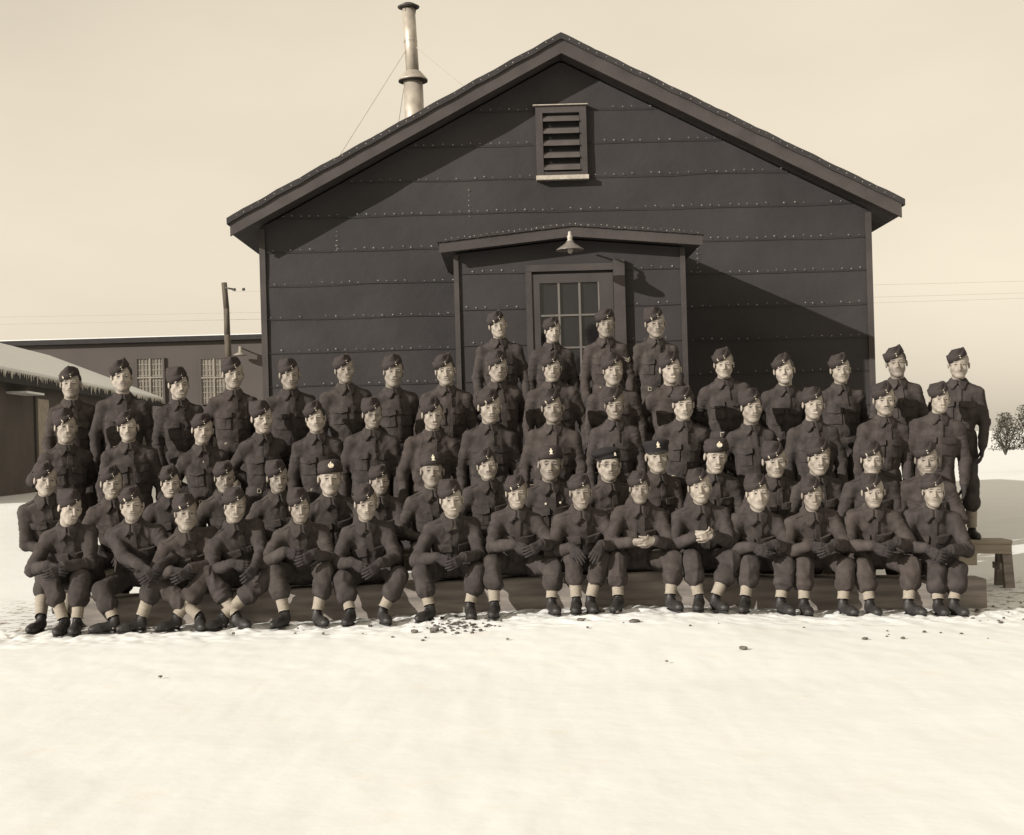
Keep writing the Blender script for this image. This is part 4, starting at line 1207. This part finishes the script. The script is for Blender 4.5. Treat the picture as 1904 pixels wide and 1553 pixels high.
    if pid >= 100:
        w0 = wbot + .045
        def beltf(u, v):
            return ((u - .5) * .30, w0 + .0 - v * .045)
        add_patch('waistband', Nk, Rr, U, front, beltf, 22, 3, .004, .007, K)
        if rs.random() < .6 or 'buckle' in extras:
            b_ = MB(); 
            p = project(torso, (Nk + Rr * -.075 + U * (w0 - .022) - Bk * .25)[None, :], Bk)[0] - Bk * .016
            for da, db, la, lb in ((-.015, 0, .0025, .018), (.015, 0, .0025, .018), (0, .018, .0175, .0025), (0, -.018, .0175, .0025)):
                c_ = p + Rr * da + U * db
                b_.hexa([c_ + Rr * x * la + Bk * y * .002 + U * z * lb for z in (-1, 1) for x, y in ((-1, -1), (1, -1), (1, 1), (-1, 1))])
            link('buckle', raw_mesh('buckle', np.array(b_.v) - org, b_.f, M['brass'], None, False), bl)
    if 'chevron' in extras:
        i = 1; c0_ = SH[i] * .62 + EL[i] * .38; dv = unit(-unit(Rr * .45 - Bk * .9)); ax_ = unit(np.cross(U, dv))
        for k in range(2):
            add_patch('chevron', c0_ - U * .022 * k, ax_, unit(EL[i] - SH[i]) * -1, dv, lambda u, v: ((u - .5) * .07, -abs(u - .5) * -.05 - v * .010), 9, 3, .004, .004, M['canvas'], arms_off=False)
    if 'coat_buttons' in extras:
        for du in (-.055, .075):
            for dw in (-.14, -.24, -.34):
                p = project(torso, (Nk + Rr * du + U * dw - Bk * .25)[None, :], Bk)[0]
                mB = disc(.011, .006); link('button', raw_mesh('button', np.array(mB.v) + (p - Bk * .008) - org, mB.f, M['brass'], None, False), bl)
    if 'medal' in extras:
        p = project(torso, (Nk + Rr * .03 + U * -.10 - Bk * .25)[None, :], Bk)[0]
        mB = disc(.010, .006); link('pin', raw_mesh('pin', np.array(mB.v) + (p - Bk * .010) - org, mB.f, M['brass'], None, False), bl)
    # collar
    nphi, nr_ = 41, 5
    cv = []
    hd = unit(H - Nk); cu_ = unit(U * .6 + hd * .4)
    for i in range(nphi):
        ph = math.radians(3.5 + (360 - 7) * i / (nphi - 1))
        fa = max(0.0, math.cos(ph)); dirp = Rr * math.sin(ph) - Bk * math.cos(ph)
        tip = math.exp(-((min(ph, 2 * math.pi - ph) - math.radians(30)) / math.radians(17)) ** 2)
        for j in range(nr_):
            t = j / (nr_ - 1)
            rad = .064 + .036 * t ** .8 + .012 * tip * t
            hgt = .062 - .018 * fa - (.046 + .068 * tip) * t ** 1.1
            cv.append(Nk + dirp * rad * (1 + .05 * fa) + cu_ * (hgt - .006) + Bk * .008)
    cv = np.array(cv); n_ = len(cv); inn = cv.copy()
    cen = Nk + Bk * .008
    vv = inn - cen; vv -= np.outer(vv @ U, U); inn -= vv / np.linalg.norm(vv, axis=1)[:, None] * .007; inn -= U * .004
    F = []
    for i in range(nphi - 1):
        for j in range(nr_ - 1):
            a = i * nr_ + j; F.append((a, a + nr_, a + nr_ + 1, a + 1)); F.append((a + n_, a + 1 + n_, a + nr_ + 1 + n_, a + nr_ + n_))
        a = i * nr_; F.append((a, a + n_, a + nr_ + n_, a + nr_)); a = i * nr_ + nr_ - 1; F.append((a, a + nr_, a + nr_ + n_, a + n_))
    for j in range(nr_ - 1):
        F.append((j, j + 1, j + 1 + n_, j + n_)); a = (nphi - 1) * nr_ + j; F.append((a, a + n_, a + 1 + n_, a + 1))
    link('collar', raw_mesh('collar', np.concatenate([cv, inn]) - org, F, K, None, True), bl)
    # ---- trousers
    ankle_r = .074
    def trous(P):
        f = ell(P, Pv - np.array([0, 0, .02]), (.145, .108 if not seated else .135, .10))
        for i in (0, 1):
            kn = KN[i]; end = kn + (AK[i] - kn) * .45
            f = smin(f, seg(P, HP[i], kn, .090, .073), .04)
            f = smin(f, seg(P, kn, end + F0 * .006, .075, .078), .03)
            f = smin(f, sph(P, end + F0 * .008 - np.array([0, 0, .014]), .072), .02)
        return f
    tp = np.array(HP + KN + [KN[i] + (AK[i] - KN[i]) * .45 for i in (0, 1)] + [Pv])
    tr = res if seated and pid < 100 else (.011 if 'legs' in extras else .02)
    V, Q = surfnet(trous, tp.min(0) - .125, tp.max(0) + .125, tr)
    nr = normals(trous, V)
    q = V - Pv
    dd = .013 * ((1 - np.abs(vnoise(q * np.array([13, 13, 5]), ns + 40))) ** 2 - .5) + .004 * vnoise(q * 22, ns + 41)
    for i in (0, 1):
        e_ = KN[i] + (AK[i] - KN[i]) * .45; near_ = np.exp(-(np.linalg.norm(V - e_, axis=1) / .10) ** 2)
        t, r, L = limb_t(V, KN[i], AK[i])
        dd += near_ * .012 * (1 - 2 * np.abs(vnoise(np.stack([t * 26, q[:, 0] * 7, q[:, 1] * 7], 1), ns + 44)))
    V = V + nr * dd[:, None]
    link('trousers', raw_mesh('trousers', V - org, Q, KH[kh]), root)
    # ---- anklets, boots
    for i, s in enumerate((-1, 1)):
        a = AK[i]; u_ = unit(KN[i] - a)
        zc = Vector(u_); 
        fd_ = (feet[2 + i] if (feet is not None and len(feet) > 3) else (s * .28 + byaw)) if True else 0
        yv = Vector((math.sin(fd_), -math.cos(fd_), 0)) * -1
        xv = yv.cross(zc).normalized(); yv2 = zc.cross(xv)
        mtx = Matrix(((xv.x, yv2.x, zc.x * .215, a[0] - org[0] + u_[0] * .02), (xv.y, yv2.y, zc.y * .215, a[1] - org[1] + u_[1] * .02), (xv.z, yv2.z, zc.z * .215, a[2] - org[2] + u_[2] * .02), (0, 0, 0, 1)))
        ak = link('anklet', ANK_ME, root, None, mtx)
        mb_ = Matrix.Translation((a[0] - org[0], a[1] - org[1], a[2] - org[2] - .10)) @ Matrix.Rotation(fd_, 4, 'Z')
        bo = link('boot', BOOT_ME, root, None, mb_)
        if pid < 100: link('lace', LACE_ME, bo)
    if not bare:
        for a, b in HG:
            link('glove', raw_mesh('glove', a - org, b, M['glove']), root)
    # ---- hair, cap, face pieces
    HM = Matrix.Translation(tuple(H - org)) @ Matrix(RH.tolist()).to_4x4() @ Matrix.Diagonal((hs * 1.125, hs, hs, 1))
    link('hair', HAIR_ME[fair][hairk], root, None, HM)
    if 'moustache' in extras: link('moustache', TASH_ME, root, None, HM)
    if 'glasses' in extras: link('spectacles', GLASS_ME, root, None, HM)
    if isinstance(cap, int):
        CM = HM @ Matrix.Translation((-.013, .0, .012)) @ Matrix.Translation((0, 0, .05)) @ Matrix.Rotation(R(-captilt * 1.1 - 17 + rs.uniform(-5, 4)), 4, 'Y') @ Matrix.Rotation(R(5), 4, 'X') @ Matrix.Rotation(R(rs.uniform(4, 12)), 4, 'Z') @ Matrix.Translation((0, 0, -.05))
        co = link('field_cap', CAPS[cap], root, None, CM)
        for k, z in enumerate((.052, .072)):
            link('button', BUTTON_ME, co, None, Matrix.Translation((.004 * k, -.1005 - .001 * k, z)) @ Matrix.Scale(.9, 4))
        if rs.random() < .3: link('badge', CREST_ME, co, None, Matrix.Translation((-.058, -.086, .072)) @ Matrix.Rotation(R(-42), 4, 'Z') @ Matrix.Scale(.55, 4))
    else:
        CM = HM @ Matrix.Translation((0, 0, .050 + (.014 if cap == 'winter' else .006))) @ Matrix.Rotation(R(-captilt - (5 if cap == 'winter' else 0)), 4, 'Y') @ Matrix.Rotation(R(-2), 4, 'X') @ Matrix.Translation((0, 0, -.05))
        nm = {'winter': 'winter_cap', 'beret': 'beret', 'forage': 'forage_cap'}[cap]
        co = link(nm, SPECIAL[cap], root, None, CM)
        if cap == 'winter': link('badge', BADGE_ME if 'round_badge' in extras else CREST_ME, co, None, Matrix.Translation((0.004, -.108, .088)) @ Matrix.Scale(1.0, 4))
        if cap == 'forage': link('badge', CREST_ME, co, None, Matrix.Translation((0, -.103, .088)) @ Matrix.Scale(1.0, 4)); link('peak', PEAK_ME, co)
        if cap == 'beret': link('badge', CREST_ME, co, None, Matrix.Translation((.035, -.093, .075)) @ Matrix.Scale(.6, 4))
    return root

GRP = {'E': 'men standing in the back row by the door', 'D': 'men standing in the fourth row', 'C': 'men standing in the third row', 'B': 'men sitting in the second row', 'A': 'men sitting in the front row'}
ROWT = {'E': 'man in the back row by the door', 'D': 'man standing in the fourth row', 'C': 'man standing in the third row', 'B': 'man sitting in the second row', 'A': 'man sitting in the front row'}
ORD = ['leftmost', 'second', 'third', 'fourth', 'fifth', 'sixth', 'seventh', 'eighth', 'ninth', 'tenth', 'eleventh', 'twelfth', 'thirteenth', 'fourteenth', 'fifteenth', 'sixteenth', 'seventeenth']
def label_for(row, i, n, note):
    if i == 0: o = 'leftmost '
    elif i == n - 1: o = 'rightmost '
    elif i > n / 2: o = (ORD[n - 1 - i] + ' from right, ')
    else: o = (ORD[i] + ' from left, ')
    if o.endswith(', '): return (o + ROWT[row] + ', ' + note)
    return (o + ROWT[row] + ', ' + note)
# x of face, chin y, top-of-cap y, head yaw, head roll, face variant, cap, cap tilt, body yaw, note, extras
E_ = [(926, 628, 578, 8, -3, 5, 1, 12, 6, 'lips parted, squinting', ()), (1028, 637, 590, 12, 2, 7, 1, 24, 10, 'thin dark face', ()),
      (1127, 626, 573, 4, 2, 0, 1, 10, 4, 'straight level cap', ('buckle', 'chevron')), (1219, 626, 571, 10, -2, 6, 0, 12, 8, 'frowning, dark brows', ('buckle',))]
D_ = [(132, 740, 682, -4, 2, 4, 0, 6, 12, 'pale face, cap centred', ()), (227, 728, 668, 2, 0, 10, 3, 16, 2, 'flat topped dark cap', ('buckle',)),
      (333, 741, 683, 14, 0, 15, 0, 14, 6, 'broad face and stout chest', ()), (434, 722, 664, 12, 0, 2, 0, 14, 6, 'standing before the pole', ()),
      (539, 722, 667, 10, 0, 12, 0, 14, 8, 'by the hut corner', ()), (641, 712, 659, 12, -2, 9, 1, 14, 6, 'stern with deep set eyes', ()),
      (732, 718, 660, 8, 4, 8, 0, 16, 8, 'older face, slight smile', ()), (828, 715, 657, 2, 0, 14, 1, 10, 4, 'square face, arms folded back', ()),
      (927, 708, 653, 10, 3, 2, 0, 18, 6, 'smiling slightly under tilted cap', ()), (1027, 708, 654, 3, 0, 8, 1, 14, 2, 'smiling with round cheeks', ()),
      (1140, 715, 657, 8, 0, 16, 0, 14, 6, 'heavy brows and stern look', ()), (1247, 713, 654, 10, 0, 3, 0, 16, 8, 'grinning broadly', ()),
      (1346, 702, 647, 2, -3, 1, 1, 14, 6, 'long face in porch shadow', ()), (1458, 714, 657, -2, 0, 11, 1, 14, 4, 'lined laughing face', ()),
      (1563, 712, 657, 10, 0, 13, 1, 12, 4, 'dark browed, near hut corner', ()), (1667, 701, 643, 2, 0, 4, 3, 12, -2, 'against the sky beside hut', ()),
      (1783, 703, 647, 2, 0, 16, 1, 12, -6, 'on the bench end', ('legs',))]
C_ = [(123, 822, 760, 12, 6, 3, 0, 18, 14, 'smiling, head tipped', ()), (238, 820, 763, -2, 0, 4, 1, 14, 4, 'pale narrow face', ()),
      (377, 825, 768, 8, 4, 2, 1, 16, 8, 'mouth open', ()), (488, 804, 745, 16, 0, 9, 0, 16, 10, 'face turned aside', ()),
      (587, 803, 745, 0, 0, 6, 1, 20, 2, 'grim with wide open neck', ()), (693, 796, 740, 10, 0, 11, 0, 14, 6, 'wearing spectacles', ('glasses',)),
      (805, 798, 737, 10, 2, 5, 1, 24, 8, 'thick dark hair, squinting', ()), (911, 785, 723, 10, 3, 8, 1, 18, 8, 'puzzled look', ()),
      (1028, 785, 724, 0, 0, 10, 0, 16, 2, 'dark hollow face', ()), (1143, 779, 721, 0, 0, 17, 0, 16, 2, 'plain stern face', ()),
      (1271, 779, 718, 8, -2, 0, 1, 8, 6, 'cap pulled low, long nose', ()), (1398, 785, 723, 14, 2, 14, 0, 16, 8, 'round young face', ()),
      (1513, 779, 720, 8, 4, 3, 0, 14, 6, 'laughing', ()), (1645, 771, 710, 6, 0, 13, 1, 16, 6, 'dark moustache', ('moustache',)),
      (1748, 767, 711, 14, 2, 5, 1, 14, 4, 'fair, grinning aside', ())]
B_ = [(86, 920, 860, 12, 2, 6, 1, 20, 8, 'gaunt face', ()), (209, 926, 866, 4, 0, 9, 1, 18, 6, 'narrowed eyes', ()),
      (318, 923, 866, 4, 0, 17, 1, 18, 4, 'neat dark brows', ()), (418, 914, 858, 8, 0, 15, 1, 14, 8, 'half hidden by the man before', ()),
      (517, 915, 856, 12, 0, 3, 0, 14, 8, 'smiling, thin face', ()), (614, 919, 852, 4, 0, 16, 'winter', 2, 6, 'winter cap with large round badge', ('round_badge', 'chevron')),
      (706, 920, 865, 14, 3, 11, 1, 14, 10, 'turned aside, laughing', ()), (804, 905, 840, 2, 0, 1, 'winter', 0, 2, 'stiff cap with star badge', ()),
      (906, 892, 834, 4, 0, 7, 1, 18, 4, 'moustache and hooked nose', ('moustache',)), (1023, 893, 826, 2, 0, 13, 'winter', 0, 2, 'officer in buttoned greatcoat', ('coat_buttons',)),
      (1133, 893, 833, 6, 0, 10, 'beret', 10, 14, 'elderly, beret and spectacles', ('glasses',)), (1222, 878, 812, 8, 0, 1, 'forage', 4, 10, 'black peaked cap with badge', ()),
      (1331, 878, 815, 12, 2, 3, 'winter', 4, 8, 'winter cap and wide grin', ('round_badge',)), (1441, 886, 822, 10, 2, 8, 0, 14, 8, 'grinning, cap tilted', ()),
      (1523, 881, 815, 10, 3, 5, 0, 12, 8, 'laughing, slim face', ()), (1622, 882, 820, 4, 0, 12, 0, 14, 4, 'hollow cheeks, lips closed', ()),
      (1724, 883, 820, 0, 0, 9, 1, 14, -4, 'broad smile, long nose', ())]
# front row adds: hands, knees, feet in pixels; mode; bare
A_ = [(131, 974, 910, 22, 8, 3, 0, 18, 4, 'grinning to the side', (), ((88, 1052), (117, 1053)), ((93, 1068), (150, 1070)), ((118, 1158), (143, 1160)), '', 0, (0, .1)),
      (246, 968, 903, 2, 0, 10, 1, 12, -2, 'legs sprawled sideways', (), ((262, 1052), (292, 1058)), ((190, 1092), (292, 1062)), ((212, 1160), (262, 1158)), '', 0, (-1.0, -.9)),
      (346, 983, 917, 10, 2, 2, 0, 6, 4, 'boots crossed, mouth open', (), ((318, 1062), (353, 1058)), ((306, 1088), (383, 1062)), ((372, 1160), (328, 1163)), '', 0, (.3, -.7)),
      (437, 969, 905, 8, 6, 5, 1, 16, 4, 'squinting, ankles crossed', (), ((432, 1048), (474, 1052)), ((392, 1068), (496, 1068)), ((440, 1160), (415, 1162)), '', 0, (.7, -.6)),
      (558, 970, 907, 6, 0, 17, 0, 12, 6, 'forearms laid across his knees', (), ((528, 1026), (584, 1030)), ((512, 1058), (604, 1056)), ((530, 1158), (590, 1158)), '', 0, (-.4, .5)),
      (681, 966, 900, 6, 0, 12, 1, 18, 4, 'dark haired, gloved hands together', (), ((655, 1046), (706, 1048)), ((638, 1072), (742, 1066)), ((652, 1162), (712, 1152)), '', 0, (-.1, .3)),
      (840, 958, 891, 6, 2, 11, 0, 12, 2, 'thick eyebrows, gloves together', (), ((812, 1036), (862, 1036)), ((783, 1060), (886, 1056)), ((800, 1152), (874, 1142)), '', 0, (-.5, .1)),
      (961, 944, 882, 4, 3, 5, 1, 10, 2, 'smiling, wide knees', (), ((955, 1012), (1006, 1012)), ((915, 1042), (1028, 1048)), ((920, 1140), (1026, 1134)), '', 0, (-.1, .2)),
      (1080, 943, 880, 8, 3, 3, 1, 6, 4, 'hands resting on both knees', (), ((1063, 1018), (1118, 1014)), ((1066, 1034), (1116, 1032)), ((1072, 1132), (1098, 1132)), 'knee', 0, (-.1, .1)),
      (1190, 934, 879, 2, 0, 14, 1, 12, 2, 'bare hands clasped, boyish', (), ((1176, 1008), (1218, 1006)), ((1146, 1038), (1252, 1034)), ((1150, 1132), (1247, 1136)), 'clasp', 1, (-.3, .3)),
      (1301, 934, 870, 4, 0, 9, 0, 12, 6, 'bare hands clasped, sullen', (), ((1292, 998), (1324, 996)), ((1284, 1034), (1360, 1034)), ((1300, 1136), (1330, 1136)), 'clasp', 1, (-.2, .3)),
      (1409, 946, 880, 10, 2, 7, 0, 8, 6, 'squinting, hands hanging loose', (), ((1398, 1016), (1440, 1012)), ((1394, 1042), (1460, 1044)), ((1386, 1146), (1452, 1146)), '', 0, (-.3, .3)),
      (1511, 947, 889, 8, 5, 5, 0, 20, 6, 'cheerful with tilted head', (), ((1504, 1014), (1552, 1012)), ((1494, 1046), (1572, 1046)), ((1496, 1155), (1568, 1150)), '', 0, (.0, .3)),
      (1624, 941, 881, 4, 0, 8, 0, 12, 2, 'round face, knees apart', (), ((1622, 1014), (1668, 1008)), ((1606, 1050), (1694, 1046)), ((1618, 1154), (1690, 1152)), '', 0, (.1, .4)),
      (1736, 941, 880, 6, 2, 0, 0, 8, -4, 'knees together, gloves overlapped', (), ((1722, 1020), (1768, 1022)), ((1740, 1056), (1780, 1054)), ((1745, 1152), (1774, 1150)), '', 0, (.0, .2))]
ONLY = None
def yshift(D, z_floor): pass
def run_people():
    pid = 0
    for row, L, D in (('A', A_, 11.38), ('B', B_, 12.15), ('C', C_, 12.72), ('D', D_, 13.15), ('E', E_, 14.3)):
        for i, t in enumerate(L):
            pid += 1
            (px, chin, top, yw, rl, face, cap, ct, byw, note, ex) = t[:11]
            rs = random.Random(pid * 13)
            s = FPX / D
            tall = {'winter': .280, 'forage': .268, 'beret': .265}.get(cap, .290)
            hs = min(1.08, max(.91, (chin - top) / s / (tall + (.0 if row != 'A' else .004))))
            Dh = D + rs.uniform(-.04, .04)
            H = at(px, chin - .128 * hs * s, Dh)
            lab = label_for(row, i, len(L), note)
            kw = dict(hs=hs, face=face + (18 if rs.random() < .5 else 0), cap=cap, captilt=ct, yaw=R(yw) - math.atan2(H[0], H[1]) * .9, pitch=R(rs.uniform(-3, 6)), roll=R(rl + rs.uniform(-3.5, 3.5)), byaw=R(byw * 1.3 + rs.uniform(-7, 9)) - math.atan2(H[0], H[1]) * .6, kh=rs.randrange(5), skin=rs.randrange(4), label=lab, group=GRP[row],
                      hairk=rs.randrange(3), fair=1 if rs.random() < .22 else 0, extras=ex)
            if row == 'A':
                hands, knees, feet, mode, bare, fy = t[11:]
                Hd = [at(hands[k][0], hands[k][1], 11.14) for k in (0, 1)]
                if mode == 'knee': Hd = [at(hands[k][0], hands[k][1], 11.16) for k in (0, 1)]
                Kn = [at(knees[k][0], knees[k][1] + 6, 11.24) for k in (0, 1)]
                Ft = []
                for k in (0, 1):
                    f = at(feet[k][0], feet[k][1] - 10, 11.16)
                    Ft.append(np.array([f[0], f[1], gh(f[0], f[1]) + .002]))
                pv = np.array([H[0] + rs.uniform(-.05, .05), 11.62, .385 + .10 + (H[2] - 1.06) * .3])
                person(pid, H, pose='sit', pelvis=pv, hands=(Hd[0], Hd[1], mode), knees=Kn, feet=(Ft[0], Ft[1], fy[0], fy[1]), bare=bool(bare), res=.0082, grnd=float(Ft[0][2]), **kw)
            elif row == 'B':
                g = gh(H[0], 12.0); pv = np.array([H[0], 12.33, g + .43 + .10])
                sx_ = .16 if i == 0 else 0
                Kn = [np.array([H[0] + sx_ + q * .13, 11.95, g + .50]) for q in (-1, 1)]
                Ft = [np.array([H[0] + sx_ * 1.6 + q * .10, 12.02 - sx_ * 3.6, g]) for q in (-1, 1)]
                if i == 6:
                    Hd = (H + np.array([.02, -.22, -.42]), H + np.array([.05, -.20, -.38]), '')
                else:
                    Hd = tuple(Kn[k] + np.array([(-.02, .02)[k] * -1, .10, .10]) for k in (0, 1)) + ('knee',)
                person(100 + pid, H, pose='sit', pelvis=pv, hands=Hd, knees=Kn, feet=(Ft[0], Ft[1], -.2, .2), grnd=g, **kw)
            else:
                g = {'C': gh(H[0], D), 'D': gh(H[0], D) + .45, 'E': 1.03}[row]
                pose = 'stand' if rs.random() < .6 or i in (len(L) - 1, 1) else 'back'
                person(100 + pid, H, pose=pose, grnd=g, res=.0098, lean=(rs.uniform(-.04, .04), rs.uniform(-.015, .025)), **kw)
run_people()

print('built in', round(time.time() - T0, 1))
